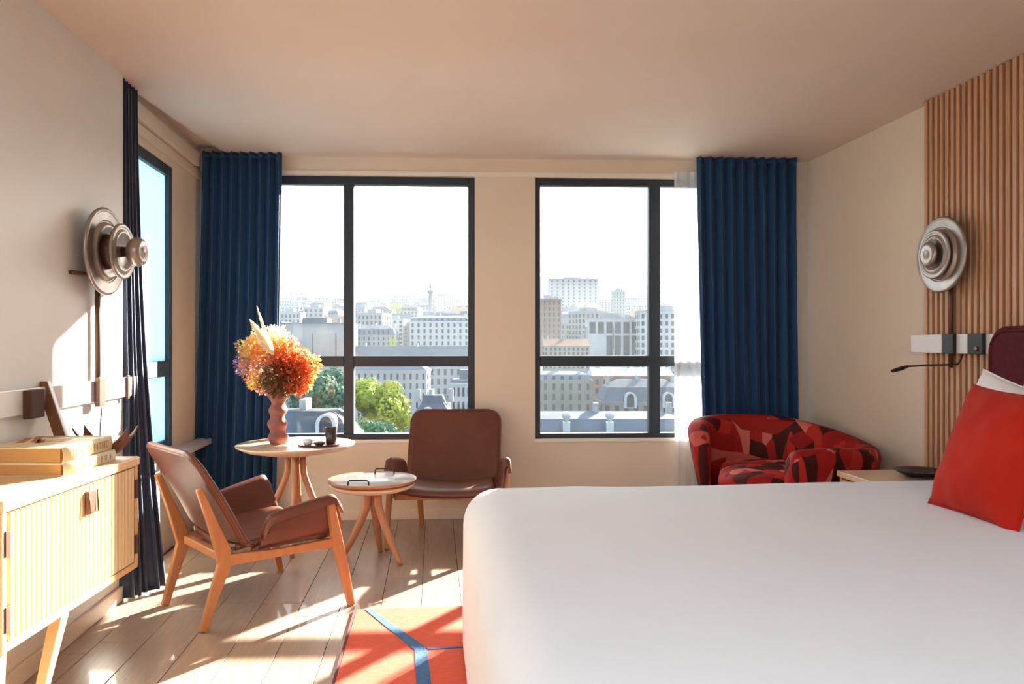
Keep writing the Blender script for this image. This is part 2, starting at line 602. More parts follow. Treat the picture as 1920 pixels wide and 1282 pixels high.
# local bay frame: x along depth direction, y outward (to the left)
mlen = 1.62
BZ0, BZ1 = 0.583, 2.235
bx0, bx1 = 0.10, 0.985
m = MB()
m.box2((0, 0, -0.2), (mlen, 0.16, BZ0))
m.box2((0, 0, BZ1), (mlen, 0.16, 2.75))
m.box2((0, 0, BZ0), (bx0, 0.16, BZ1))
m.box2((bx1, 0, BZ0), (mlen, 0.16, BZ1))
m.box2((0, -0.012, BZ1 + 0.045), (mlen - 0.02, 0, BZ1 + 0.10))
m.box2((0.26, -0.035, BZ1 + 0.11), (mlen - 0.2, 0, BZ1 + 0.19))
o = m.build('wall_bay', M['wall'])
o.location = (lroot.x, lroot.y, 0); o.rotation_euler = (0, 0, PI / 2 + lang)
struct(o)
window('window_3', bx0, bx1, BZ0, BZ1, [], (1.0, 1.09), (lroot.x, lroot.y, 0), PI / 2 + lang, 'frosted', fr=0.05, depth=0.05, inset=0.004)
m = MB()
m.box2((0.05, -0.10, BZ0 - 0.05), (mlen - 0.12, -0.001, BZ0 - 0.015))
o = m.build('trim_4', M['concrete'], bevel=0.004)
o.location = (lroot.x, lroot.y, 0); o.rotation_euler = (0, 0, PI / 2 + lang)
struct(o)
m = MB()
m.prism([(left_x(YB) + 0.014, YB), (left_x(3.60) + 0.014, 3.60), (left_x(3.60), 3.60), (left_x(YB), YB)], 0, 0.07)
struct(m.build('baseboard_left', M['trim'], bevel=0.003))
# right wall and wall behind the camera
m = MB()
m.prism([(right_x(YB), YB), (right_x(YB) + 0.2, YB), (right_x(5.6) + 0.2, 5.6), (right_x(5.6), 5.6)], -0.2, 2.75)
struct(m.build('wall_right', M['wall']))
m = MB()
m.prism([(right_x(5.3) - 0.014, 5.30), (right_x(5.3), 5.30), (right_x(4.05), 4.05), (right_x(4.05) - 0.014, 4.05)], 0, 0.07)
struct(m.build('baseboard_right', M['trim'], bevel=0.003))
m = MB()
m.box2((-2.2, YB - 0.15, -0.2), (3.2, YB, 2.75))
struct(m.build('wall_front', M['wall']))
# ceiling: main slab with the shallow curtain recess along the bay
m = MB()
m.prism([(left_x(YB) - 0.2, YB - 0.12), (right_x(YB) + 0.15, YB - 0.1), (right_x(5.5) + 0.15, 5.46), (-1.903, 5.24), (-1.885, 3.90), (-1.845, 3.62), (left_x(3.62) - 0.2, 3.62), (left_x(YB) - 0.2, YB)], CEIL, CEIL + 0.05)
struct(m.build('ceiling', M['ceiling']))
m = MB()
m.prism([(-2.25, YB - 0.1), (3.0, YB - 0.1), (2.4, 5.5), (-2.35, 5.3)], CEIL + 0.05, CEIL + 0.2)
struct(m.build('ceiling', M['ceiling']))

# floor: base slab plus planks running into the depth of the room
ROOM = math.atan(0.10)
m = MB()
m.prism([(-1.75, YB), (2.9, YB), (2.2, 5.3), (-2.3, 5.18)], -0.15, -0.014)
floor = struct(m.build('floor', M['slat_back']))
floor_front = MB()
floor_front.prism([(-1.55, YB), (2.8, YB), (2.7, 0.9), (-1.6, 0.9)], -0.014, 0.0)
o = floor_front.build('floor_front', M['floor'], floor)
o['kind'] = 'structure'
PW = 0.182
plank_mesh = {}
ca, sa = math.cos(ROOM), math.sin(ROOM)
rp = random.Random(3)
for r_ in range(-13, 17):
    x = r_ * PW + 0.03
    if x < -2.3: continue
    y = 0.9 + rp.uniform(-0.9, 0.0)
    while y < 5.5:
        ln = rp.choice((1.5, 1.9, 1.2))
        y1 = y + ln
        # clip against the back wall and the front slab
        ya, yb = max(y, 0.92 - 0.1 * 0), y1
        wx = lambda yy: x * ca - yy * sa
        wy = lambda yy: x * sa + yy * ca
        lim = (5.203 + 0.046 * 1.543 + 0.046 * (x * ca) - x * sa - 0.004) / (ca + 0.046 * sa)
        yb = min(yb, lim)
        if yb - ya > 0.05 and wx(yb) > -2.1 and wx(ya) < right_x(3) - 0.0:
            key = (round(yb - ya, 2))
            if key not in plank_mesh:
                q = MB()
                q.box((0, 0, -0.007), (PW - 0.0025, key - 0.002, 0.014))
                me = q.mesh('plank', M['floor'])
                bm = bmesh.new(); bm.from_mesh(me)
                bmesh.ops.bevel(bm, geom=[e for e in bm.edges if e.verts[0].co.z > -0.005 and e.verts[1].co.z > -0.005], offset=0.0012, segments=1, affect='EDGES')
                bmesh.ops.recalc_face_normals(bm, faces=bm.faces)
                bm.to_mesh(me); bm.free()
                plank_mesh[key] = me
            ob = bpy.data.objects.new('plank', plank_mesh[key])
            COL.objects.link(ob)
            yc = (ya + yb) / 2
            ob.location = (wx(yc), wy(yc), 0)
            ob.rotation_euler = (0, 0, ROOM)
            ob.parent = floor
        y = y1

# ------------------------------------------------------------------ slatted wall panel (right)
sp = thing('slat_wall_panel', 'tall oak panel of upright narrow slats covering the right wall behind the bed', 'wall panel', (right_x(4.02), 4.02, 0), ROOM)
m = MB()
m.box2((-0.018, -3.6, 0.0), (-0.001, 0.0, CEIL - 0.004))
m.build('backing_board', M['slat_back'], sp)
q = MB()
q.box((0, 0, CEIL / 2), (0.034, 0.0225, CEIL - 0.006))
sm = q.mesh('slat', M['slat'])
bm = bmesh.new(); bm.from_mesh(sm)
bmesh.ops.bevel(bm, geom=list(bm.edges), offset=0.002, segments=1, affect='EDGES')
bm.to_mesh(sm); bm.free()
for i in range(88):
    ob = bpy.data.objects.new('slat', sm)
    COL.objects.link(ob)
    ob.parent = sp
    ob.location = (-0.036, -0.014 - i * 0.041, 0)

# ------------------------------------------------------------------ curtains
def curtain(name, label, tl, tr, bl, br, zt, zb, n, amp, material, cat='curtain', seed=0, amp_b=None, thick=0.003, bend=None, nu=260, vpow=1.25):
    rr = random.Random(seed)
    ph = [rr.uniform(0, 6.28) for _ in range(4)]
    tl, tr, bl, br = map(Vector, (tl, tr, bl, br))
    base = (tl + bl) / 2
    def fn(u, v):
        a = tl.lerp(tr, u)
        b = bl.lerp(br, u)
        p = a.lerp(b, v ** vpow)
        d = (tr - tl).normalized()
        nrm = Vector((d.y, -d.x))
        A = amp * (1 - v) + (amp_b or amp) * v
        uu = u + 0.012 * math.sin(6.28 * u * 2.3 + ph[0]) * v
        w1 = math.sin(2 * PI * n * uu + 0.5 * v * math.sin(5 * u + ph[1]))
        w_ = math.copysign(abs(w1) ** 0.75, w1) + 0.35 * v * math.sin(2 * PI * n * 0.37 * uu + ph[2] + v * 1.2)
        p = p + nrm * A * w_ + d * A * 0.35 * math.sin(4 * PI * n * uu)
        if bend:
            p = p + Vector(bend(u, v))
        return Vector((p.x - base.x, p.y - base.y, zt + (zb - zt) * v))
    t = thing(name, label, cat, (base.x, base.y, 0))
    m = MB()
    m.grid(fn, nu, 26)
    m.build('cloth', material, t, solid=thick)
    # heading tape on the track
    def hd(u, v):
        p = fn(u, 0.0)
        return Vector((p.x, p.y, zt - 0.035 * v)) + Vector((0, -0.0035, 0))
    m = MB()
    m.grid(hd, nu, 1)
    m.build('heading_tape', material, t, solid=thick)
    return t

def bwp(px, d):
    """plan point at distance d in front of the back wall seen in an image column"""
    k = (px - CX) / F
    c = 5.203 + 0.046 * 1.543 - d * math.sqrt(1 + 0.046 ** 2)
    Y = c / (1 - 0.046 * k)
    return (k * Y, Y)
curtain('navy_curtain', 'long navy blue curtain left of the left window, lit bright blue beside the bouquet',
        bwp(380, 0.11), bwp(529, 0.10), bwp(362, 0.11), bwp(518, 0.10), CEIL - 0.002, 0.012, 8.5, 0.030, M['curtain'], seed=4, amp_b=0.038)
curtain('navy_curtain', 'long dark navy curtain right of the right window, behind the red patterned armchair',
        bwp(1306, 0.11), bwp(1493, 0.11), bwp(1318, 0.12), bwp(1498, 0.11), CEIL - 0.002, 0.012, 9.5, 0.028, M['curtain'], seed=9, amp_b=0.036)
curtain('navy_curtain', 'narrow dark navy curtain in the left corner behind the slatted console',
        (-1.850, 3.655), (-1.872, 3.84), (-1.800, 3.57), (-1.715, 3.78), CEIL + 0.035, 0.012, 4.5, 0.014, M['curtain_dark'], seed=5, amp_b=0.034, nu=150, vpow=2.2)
curtain('sheer_curtain', 'sheer white voile curtain hanging between the right window and the navy curtain',
        bwp(1264, 0.05), bwp(1345, 0.05), bwp(1266, 0.055), bwp(1345, 0.055), 2.36, 0.012, 5, 0.010, M['sheer'], seed=2, amp_b=0.014, thick=0.0, nu=120)

# ------------------------------------------------------------------ bed
bed = thing('bed', 'wide white made-up bed in the right foreground with burgundy headboard', 'bed', (-0.205, 3.17, 0), ROOM)
BL, BWid, BT = 2.30, 2.10, 0.62
def rounded_slab(x0, x1, y0, y1, z0, z1, r, n=7, sag=None):
    """box with big rounded top edges and corners"""
    bm = bmesh.new()
    bmesh.ops.create_cube(bm, size=1.0)
    for v in bm.verts:
        v.co = Vector(((x0 + x1) / 2 + v.co.x * (x1 - x0), (y0 + y1) / 2 + v.co.y * (y1 - y0), (z0 + z1) / 2 + v.co.z * (z1 - z0)))
    es = [e for e in bm.edges if not (e.verts[0].co.z < (z0 + z1) / 2 and e.verts[1].co.z < (z0 + z1) / 2)]
    bmesh.ops.bevel(bm, geom=es, offset=r, segments=n, profile=0.5, affect='EDGES')
    return bm
def bm_obj(bm, name, material, parent, smooth=True, subd=0):
    bmesh.ops.recalc_face_normals(bm, faces=bm.faces)
    me = bpy.data.meshes.new(name)
    bm.to_mesh(me); bm.free()
    if smooth:
        for p in me.polygons: p.use_smooth = True
    me.materials.append(material)
    o = bpy.data.objects.new(name, me)
    COL.objects.link(o)
    o.parent = parent
    return o
m = MB(); m.box2((0.05, -BWid + 0.05, 0.03), (BL, -0.05, 0.30))
m.build('bed_base', M['pillow'], bed, bevel=0.02)
m = MB(); m.box2((0.03, -BWid + 0.03, 0.301), (BL, -0.03, 0.53))
m.build('mattress', M['pillow'], bed, bevel=0.05, seg=4)
bm = rounded_slab(0.0, BL - 0.02, -BWid, 0.0, 0.022, BT, 0.135, 9)
# fine grid so the cloth can be given soft undulation
bmesh.ops.subdivide_edges(bm, edges=[e for e in bm.edges if e.calc_length() > 0.3], cuts=40, use_grid_fill=True)
for v in bm.verts:
    n1 = noise.noise(v.co * 2.3)
    n2 = noise.noise(v.co * 6.0 + Vector((3, 1, 7)))
    if v.co.z > 0.45:
        v.co.z += 0.006 * n1 + 0.002 * n2
    if v.co.z < 0.5 and v.co.x < 0.3:
        v.co.x += 0.007 * n1 * min(1, (0.6 - v.co.z) * 2)
duv = bm_obj(bm, 'duvet', M['duvet'], bed)
# headboard
def rrect(w_, h_, r, n=8):
    pts = [(-w_ / 2, 0), (w_ / 2, 0)]
    for i in range(n + 1):
        a = PI / 2 * i / n
        pts.append((w_ / 2 - r + r * math.cos(a), h_ - r + r * math.sin(a)))
    for i in range(n + 1):
        a = PI / 2 + PI / 2 * i / n
        pts.append((-w_ / 2 + r + r * math.cos(a), h_ - r + r * math.sin(a)))
    return pts
def slab_yz(poly, x0, x1):
    m = MB(); n = len(poly)
    vs = [(x0, p[0], p[1]) for p in poly] + [(x1, p[0], p[1]) for p in poly]
    m.add(vs, [tuple(range(n)), tuple(range(2 * n - 1, n - 1, -1))] + [(i, n + i, n + (i + 1) % n, (i + 1) % n) for i in range(n)])
    return m
HX = 2.155 - (-0.205)
hb = slab_yz([(p[0] - 1.075, p[1] + 0.03) for p in rrect(2.15, 1.238, 0.10)], 2.305, 2.392)
hbo = hb.build('headboard', M['burgundy'], bed, bevel=0.02, seg=3)
pip = MB()
pp = [(2.304, p[0] - 1.075, p[1] + 0.03) for p in rrect(2.11, 1.218, 0.09)][1:]
pip.tube(pp, 0.007, 6)
pip.build('piping', M['burgundy'], hbo)

# ------------------------------------------------------------------ pillows
def cushion(name, label, w_, h_, t_, mtx, material, cat, group=None, pinch=0.10, puff=2.4):
    root = bpy.data.objects.new(name, None)
    def surf(sgn):
        def fn(u, v):
            a, b = 2 * u - 1, 2 * v - 1
            ea = (1 - abs(a) ** puff); eb = (1 - abs(b) ** puff)
            th = t_ / 2 * max(0, ea * eb) ** 0.55
            k = 1 - pinch * (1 - abs(a) ** 2.2) * (abs(b) ** 3) * 0.7
            kk = 1 - pinch * (1 - abs(b) ** 2.2) * (abs(a) ** 3) * 0.7
            x = a * w_ / 2 * kk
            z = b * h_ / 2 * k
            wr = 0.006 * math.sin(9 * a + 5 * b) * (abs(a * b)) + 0.005 * noise.noise(Vector((a * 3, b * 3, sgn)))
            return Vector((x, sgn * (th + wr * (th > 0.004)), z))
        return fn
    m = MB()
    m.grid(surf(1), 36, 36)
    m.grid(surf(-1), 36, 36, flip=True)
    me = m.mesh(name, material)
    bm = bmesh.new(); bm.from_mesh(me)
    bmesh.ops.remove_doubles(bm, verts=bm.verts, dist=0.0004)
    bmesh.ops.recalc_face_normals(bm, faces=bm.faces)
    bm.to_mesh(me); bm.free()
    bpy.data.objects.remove(root)
    o = bpy.data.objects.new(name, me)
    COL.objects.link(o)
    o.matrix_world = mtx
    tag(o, label, cat, group)
    # seam piping as a part
    s_ = MB()
    f = surf(1)
    path = [f(i / 24, 0) for i in range(24)] + [f(1, i / 24) for i in range(24)] + [f(1 - i / 24, 1) for i in range(24)] + [f(0, 1 - i / 24) for i in range(25)]
    s_.tube(path, 0.0035, 6)
    s_.build('seam', material, o)
    return o
def cush_m(c, facing, lean, roll=0.0):
    """facing: heading of the cushion's -y face (radians, 0 = towards -x world); lean back angle; roll in its plane"""
    return Matrix.Translation(Vector(c)) @ Matrix.Rotation(-PI / 2 + facing, 4, 'Z') @ Matrix.Rotation(-lean, 4, 'X') @ Matrix.Rotation(roll, 4, 'Y')
cushion('red_cushion', 'square red velvet cushion leaning on the white pillows', 0.43, 0.46, 0.16,
        cush_m((1.60, 2.57, 0.825), R(6), R(21), R(2)), M['red_velvet'], 'cushion')
cushion('pillow', 'white pillow standing right behind the red cushion, its corner showing above it', 0.62, 0.46, 0.15,
        cush_m((1.755, 2.70, 0.822), R(6), R(17), R(11)), M['pillow'], 'pillow')
cushion('pillow', 'white pillow leaning on the burgundy headboard, furthest back at the right edge', 0.66, 0.46, 0.15,
        cush_m((1.95, 2.66, 0.845), R(6), R(12), R(10)), M['pillow'], 'pillow')
cushion('pillow', 'white pillow low at the right picture edge, in front of the red cushion', 0.66, 0.46, 0.16,
        cush_m((1.75, 1.93, 0.835), R(6), R(18), R(-2)), M['pillow'], 'pillow')

# ------------------------------------------------------------------ nightstand with dish
ns = thing('nightstand', 'light oak nightstand between the bed and the patterned armchair', 'nightstand', (1.89, 3.68, 0), ROOM)
NW, ND, NH = 0.44, 0.52, 0.55
m = MB(); m.box2((-NW / 2, -ND / 2, NH - 0.03), (NW / 2, ND / 2, NH)); m.build('top', M['tabletop'], ns, bevel=0.004)
m = MB()
m.box2((-NW / 2 + 0.01, -ND / 2 + 0.01, 0.14), (NW / 2 - 0.01, -ND / 2 + 0.03, NH - 0.031))
m.box2((-NW / 2 + 0.01, ND / 2 - 0.03, 0.14), (NW / 2 - 0.01, ND / 2 - 0.01, NH - 0.031))
m.box2((-NW / 2 + 0.03, -ND / 2 + 0.031, 0.14), (NW / 2 - 0.01, ND / 2 - 0.031, 0.16))
m.box2((NW / 2 - 0.03, -ND / 2 + 0.031, 0.161), (NW / 2 - 0.01, ND / 2 - 0.031, NH - 0.031))
m.build('body', M['console'], ns, bevel=0.002)
m = MB(); m.box2((-NW / 2 + 0.006, -ND / 2 + 0.034, 0.17), (-NW / 2 + 0.026, ND / 2 - 0.034, NH - 0.04))
dr = m.build('drawer', M['console'], ns, bevel=0.003)
m = MB(); m.tube([(-NW / 2 - 0.012, -0.04, 0.36), (-NW / 2 - 0.012, 0.04, 0.36)], 0.005, 8); m.box((-NW / 2 - 0.003, 0, 0.36), (0.018, 0.008, 0.008)); m.build('handle', M['black'], dr)
for sx in (-1, 1):
    for sy in (-1, 1):
        m = MB(); m.tube([(sx * 0.18, sy * 0.21, 0.14), (sx * 0.195, sy * 0.23, 0.0)], [0.018, 0.012], 10); m.build('leg', M['console'], ns)
dish = thing('black_dish', 'round shallow black dish on the nightstand', 'dish', (1.97, 3.74, NH))
m = MB(); m.lathe([(0.0, 0.0), (0.055, 0.0), (0.10, 0.022), (0.115, 0.030), (0.112, 0.033), (0.098, 0.027), (0.05, 0.008), (0.0, 0.007)], 40); m.build('bowl', M['black'], dish)
m = MB(); m.lathe([(0.0, 0.008), (0.022, 0.008), (0.02, 0.018), (0.0, 0.020)], 20); m.build('knob', M['black'], dish)

# ------------------------------------------------------------------ patterned armchair
arm = thing('armchair', 'curved tub armchair in red, pink and maroon shard-print velvet by the right curtain', 'armchair', (1.59, 4.50, 0))
def catmull(pts, n):
    res = []
    P_ = [Vector(p) for p in pts]
    P_ = [P_[0] * 2 - P_[1]] + P_ + [P_[-1] * 2 - P_[-2]]
    for i in range(1, len(P_) - 2):
        for k in range(n):
            t = k / n
            a, b, c, d = P_[i - 1:i + 3]
            res.append(0.5 * ((2 * b) + (c - a) * t + (2 * a - 5 * b + 4 * c - d) * t * t + (3 * b - 3 * c + d - a) * t ** 3))
    res.append(P_[-2])
    return res
# plan path of the shell's centre line: (x, y, top height)
path = catmull([(x * 0.94, y, z) for x, y, z in ((-0.42, 0.20, 0.66), (-0.36, 0.42, 0.715), (-0.12, 0.52, 0.73), (0.16, 0.46, 0.715), (0.37, 0.28, 0.66), (0.435, 0.0, 0.615),
                (0.35, -0.22, 0.615), (0.16, -0.33, 0.635), (-0.06, -0.36, 0.63), (-0.14, -0.36, 0.60))], 9)
def shell(m, path, thick, zlow):
    n = len(path)
    ring = 22
    vs = []
    for i, p in enumerate(path):
        t = path[min(i + 1, n - 1)] - path[max(i - 1, 0)]
        t = Vector((t.x, t.y, 0)).normalized()
        nr = Vector((t.y, -t.x, 0))       # inward / outward
        e = min(i, n - 1 - i)
        k = min(1.0, 0.55 + 0.45 * math.sqrt(min(1, e / 5)))
        zt = p.z - (1 - k) * 0.10
        for j in range(ring):
            a = 2 * PI * j / ring
            ca_, sa_ = math.cos(a), math.sin(a)
            x = thick / 2 * k * math.copysign(abs(ca_) ** 0.7, ca_)
            hh = (zt - zlow) / 2
            # rounded top, straight sides
            r_ = thick / 2 * k
            if sa_ >= 0:
                z = zt - r_ * 1.1 + r_ * 1.1 * sa_
                z = z if abs(ca_) < 0.999 else zt - r_ * 1.1
            else:
                z = zlow + (zt - r_ * 1.1 - zlow) * (1 + sa_) ** 1.0 * 0.999
                x = x * (0.55 + 0.45 * (1 + sa_)) if abs(sa_) > 0.01 else x
            lean = 0.05 * (z - zlow) / 0.5
            vs.append(Vector((p.x, p.y, 0)) + nr * (x - lean * 1.0) + Vector((0, 0, z)))
    fs = []
    for i in range(n - 1):
        for j in range(ring):
            l = (j + 1) % ring
            fs.append((i * ring + j, i * ring + l, (i + 1) * ring + l, (i + 1) * ring + j))
    fs.append(tuple(range(ring))); fs.append(tuple(range((n - 1) * ring, n * ring)))
    m.add(vs, fs, True)
m = MB(); shell(m, path, 0.135, 0.16); m.build('backrest', M['shards'], arm)
def seat_fn(top, bot, sc):
    poly = [(p.x, p.y) for p in path[2:-2]]
    return poly
bm = bmesh.new()
ctr = Vector((0.02, 0.05, 0))
outl = []
pl = path[1:-1]
for p in pl[::2]:
    outl.append(ctr + (Vector((p.x, p.y, 0)) - ctr) * 0.90)
outl.append(Vector((-0.28, -0.30, 0)))
outl.append(Vector((-0.40, -0.20, 0)))
outl.append(Vector((-0.45, -0.02, 0)))
def domed(m, outl, ctr, z0, z1, dome):
    lev = [(0.96, z0), (1.0, z0 + 0.03), (1.0, z1 - 0.05), (0.97, z1 - 0.02), (0.92, z1), (0.7, z1 + dome * 0.6), (0.35, z1 + dome * 0.95), (0.02, z1 + dome)]
    n = len(outl)
    vs = []
    for s_, z in lev:
        vs += [Vector((ctr.x, ctr.y, 0)) + (q - ctr) * s_ + Vector((0, 0, z)) for q in outl]
    fs = [tuple(range(n))[::-1]]
    for j in range(len(lev) - 1):
        for i in range(n):
            k = (i + 1) % n
            fs.append((j * n + i, j * n + k, (j + 1) * n + k, (j + 1) * n + i))
    fs.append(tuple(range((len(lev) - 1) * n, len(lev) * n)))
    m.add(vs, fs, True)
m = MB(); domed(m, outl, ctr, 0.17, 0.33, 0.0); m.build('seat_base', M['shards'], arm)
m = MB(); domed(m, [ctr + (q - ctr) * 0.93 for q in outl], ctr, 0.34, 0.455, 0.035); m.build('seat_cushion', M['shards'], arm, subd=1)
for dx, dy in ((-0.30, -0.18), (-0.28, 0.30), (0.30, 0.24), (0.26, -0.20)):
    m = MB(); m.tube([(dx, dy, 0.18), (dx * 1.12, dy * 1.12, 0.0)], [0.02, 0.013], 10); m.build('leg', M['brown_wood'], arm)

# ------------------------------------------------------------------ leather lounge chairs
def lounge_chair(label, loc, rz):
    t = thing('lounge_chair', label, 'chair', loc, rz, 'tan leather lounge chairs by the round tables')
    for s in (1, -1):
        m = MB()
        m.bar([(0.0, 0.222 * s, 0.0), (0.045, 0.228 * s, 0.15), (0.085, 0.236 * s, 0.27), (0.075, 0.240 * s, 0.33), (0.035, 0.243 * s, 0.44), (-0.025, 0.246 * s, 0.60)],
              [0.030, 0.042, 0.058, 0.062, 0.042, 0.026], 0.032)
        m.build('rear_leg', M['chairwood'], t, bevel=0.006)
        m = MB()
        m.bar([(0.625, 0.350 * s, 0.0), (0.585, 0.348 * s, 0.18), (0.555, 0.345 * s, 0.30), (0.520, 0.345 * s, 0.49)],
              [0.030, 0.046, 0.052, 0.030], 0.030)
        m.build('front_leg', M['chairwood'], t, bevel=0.006)
        m = MB()
        vs = []
        for (x, y, z, h) in ((0.09, 0.240, 0.285, 0.050), (0.30, 0.285, 0.288, 0.034), (0.555, 0.338, 0.300, 0.042)):
            for a, b in ((-1, -1), (1, -1), (1, 1), (-1, 1)):
                vs.append((x, (y + 0.014 * a) * s, z + b * h / 2))
        fs = [(0, 1, 2, 3), (8, 9, 10, 11)]
        for i in range(2):
            for k in range(4):
                l = (k + 1) % 4
                fs.append((i * 4 + k, i * 4 + l, (i + 1) * 4 + l, (i + 1) * 4 + k))
        m.add(vs, fs); m.build('side_rail', M['chairwood'], t, bevel=0.005)
        # arm shell: a bent sheet rising from the seat
        def af(u, v, s=s):
            x = 0.225 + (0.60 - 0.225) * u
            top = 0.455 + 0.062 * (u ** 0.7)
            top -= 0.05 * (1 - min(1, u / 0.10)) ** 2 + 0.05 * max(0, (u - 0.93) / 0.07) ** 2
            sec = [(0.235, 0.318), (0.285, 0.322), (0.318, 0.345), (0.330, 0.39), (0.334, top - 0.05), (0.338, top - 0.015), (0.348, top), (0.362, top - 0.010), (0.366, top - 0.035)]
            f_ = v * (len(sec) - 1)
            i = min(int(f_), len(sec) - 2)
            k = f_ - i
            y = sec[i][0] * (1 - k) + sec[i + 1][0] * k
            z = sec[i][1] * (1 - k) + sec[i + 1][1] * k
            y -= 0.045 * (1 - u)
            zz = z - 0.01 * (1 - u)
            fx = x - 0.06 * max(0, (z - 0.33)) / 0.19 * u * 0.9
            return Vector((fx, y * s, zz))
        m = MB(); m.grid(af, 22, 24)
        m.build('armrest', M['leather'], t, solid=0.018, bevel=0.004)
    for x, hw, z in ((0.10, 0.236, 0.285), (0.53, 0.33, 0.285)):
        m = MB(); m.box((x, 0, z), (0.034, hw * 2 - 0.026, 0.036)); m.build('cross_rail', M['chairwood'], t, bevel=0.005)
    def sf(u, v):
        x = 0.135 + (0.605 - 0.135) * u
        w_ = 0.245 + 0.03 * u
        if u < 0.12: w_ = 0.235
        a = 2 * v - 1
        z = 0.322 + 0.022 * abs(a) ** 3 * (0.3 + 0.7 * min(1, u * 4)) - 0.028 * max(0, (u - 0.88) / 0.12) ** 2 + 0.012 * u - 0.008 * (1 - a * a)
        return Vector((x, a * w_, z))
    m = MB(); m.grid(sf, 20, 20); m.build('seat', M['leather'], t, solid=0.026)
    def bf(u, v):
        a = 2 * u - 1
        H0, H1 = 0.322, 0.742
        z = H0 + (H1 - H0) * v
        W_ = 0.29; r = 0.075
        hw = W_
        if H1 - z < r: hw = W_ - r + math.sqrt(max(0, r * r - (r - (H1 - z)) ** 2))
        if z - H0 < r * 0.8:
            q_ = r * 0.8
            hw = min(hw, W_ - q_ + math.sqrt(max(0, q_ * q_ - (q_ - (z - H0)) ** 2)))
        x = 0.150 - 0.215 * v ** 0.85 + 0.035 * (abs(a) ** 2.2) * math.sin(PI * min(1, 0.25 + v * 0.75))
        x += 0.05 * max(0, (0.12 - v) / 0.12) ** 2
        return Vector((x, a * hw, z))
    m = MB(); m.grid(bf, 26, 36); b_ = m.build('backrest', M['leather'], t, solid=0.024)
    rim = MB()
    rim.tube([bf(0, j / 36) for j in range(3, 37)] + [bf(i / 26, 1) for i in range(1, 26)] + [bf(1, 1 - j / 36) for j in range(0, 34)], 0.0125, 7)
    rim.build('piping', M['leather'], b_)
    return t
lounge_chair('tan leather lounge chair in the left foreground, turned away, beside the console', (-1.43, 3.36, 0), math.atan2(0.68, 0.73))
lounge_chair('tan leather lounge chair facing the room, under the windows between table and bed', (-0.372, 5.10, 0), R(-90.5))

# ------------------------------------------------------------------ round tables
def leg_tube(m, top, foot, zt, r0=0.017, r1=0.013):
    tx, ty = top; fx, fy = foot
    pts = []
    for k in range(13):
        v = k / 12
        e = v ** 1.9 if v < 1 else 1
        e = 0.12 * v + 0.88 * max(0, (v - 0.18) / 0.82) ** 1.15
        pts.append((tx + (fx - tx) * e, ty + (fy - ty) * e, zt * (1 - v)))
    m.tube(pts, [r0 + (r1 - r0) * (k / 12) + 0.004 * math.sin(PI * k / 12) for k in range(13)], 12)
LT = (-1.262, 4.52)
LTZ = 0.607
t1 = thing('round_table', 'taller round oak side table carrying the vase of dried flowers', 'table', (*LT, 0), 0, 'round oak side tables')
m = MB(); m.lathe([(0.0, LTZ - 0.052), (0.19, LTZ - 0.052), (0.285, LTZ - 0.034), (0.335, LTZ - 0.010), (0.339, LTZ - 0.002), (0.334, LTZ), (0.0, LTZ)], 64); m.build('table_top', M['tabletop'], t1)
m = MB(); m.lathe([(0.0, LTZ - 0.075), (0.07, LTZ - 0.075), (0.09, LTZ - 0.053), (0.0, LTZ - 0.053)], 32); m.build('hub', M['tablewood'], t1)
for ang, rr in ((100, 0.25), (-15, 0.26), (-80, 0.23), (195, 0.26)):
    a = R(ang)
    m = MB(); leg_tube(m, (0.045 * math.cos(a), 0.045 * math.sin(a)), (rr * math.cos(a), rr * math.sin(a)), LTZ - 0.074); m.build('leg', M['tablewood'], t1)
ST = (-0.765, 4.24)
STZ = 0.425
t2 = thing('round_table', 'lower round oak side table holding the white handled tray', 'table', (*ST, 0), 0, 'round oak side tables')
m = MB(); m.lathe([(0.0, STZ - 0.035), (0.17, STZ - 0.035), (0.215, STZ - 0.020), (0.232, STZ - 0.004), (0.23, STZ), (0.0, STZ)], 64); m.build('table_top', M['tabletop'], t2)
m = MB(); m.lathe([(0.0, STZ - 0.052), (0.055, STZ - 0.052), (0.07, STZ - 0.036), (0.0, STZ - 0.036)], 32); m.build('hub', M['tablewood'], t2)
for fx, fy in ((-0.945 - ST[0], 4.35 - ST[1]), (-0.600 - ST[0], 4.163 - ST[1]), (-0.772 - ST[0] + 0.02, 4.42 - ST[1])):
    l = math.hypot(fx, fy)
    m = MB(); leg_tube(m, (0.035 * fx / l, 0.035 * fy / l), (fx, fy), STZ - 0.051, 0.021, 0.014); m.build('leg', M['tablewood'], t2)
tr = thing('serving_tray', 'round white serving tray with two black wire handles on the lower table', 'tray', (*ST, STZ))
m = MB(); m.lathe([(0.0, 0.001), (0.205, 0.001), (0.236, 0.012), (0.243, 0.026), (0.238, 0.028), (0.230, 0.021), (0.0, 0.019)], 64); m.build('tray_body', M['tablewood'], tr)
m = MB(); m.lathe([(0.0, 0.0195), (0.226, 0.0205), (0.229, 0.0225), (0.0, 0.0225)], 64); m.build('tray_surface', M['tray_white'], tr)
for dx, dy in ((-0.04, -0.19), (0.035, 0.19)):
    m = MB(); m.tube([(dx - 0.055, dy, 0.0225), (dx - 0.053, dy, 0.042), (dx - 0.045, dy, 0.050), (dx + 0.045, dy, 0.050), (dx + 0.053, dy, 0.042), (dx + 0.055, dy, 0.0225)], 0.0042, 8)
    m.build('handle', M['black'], tr)

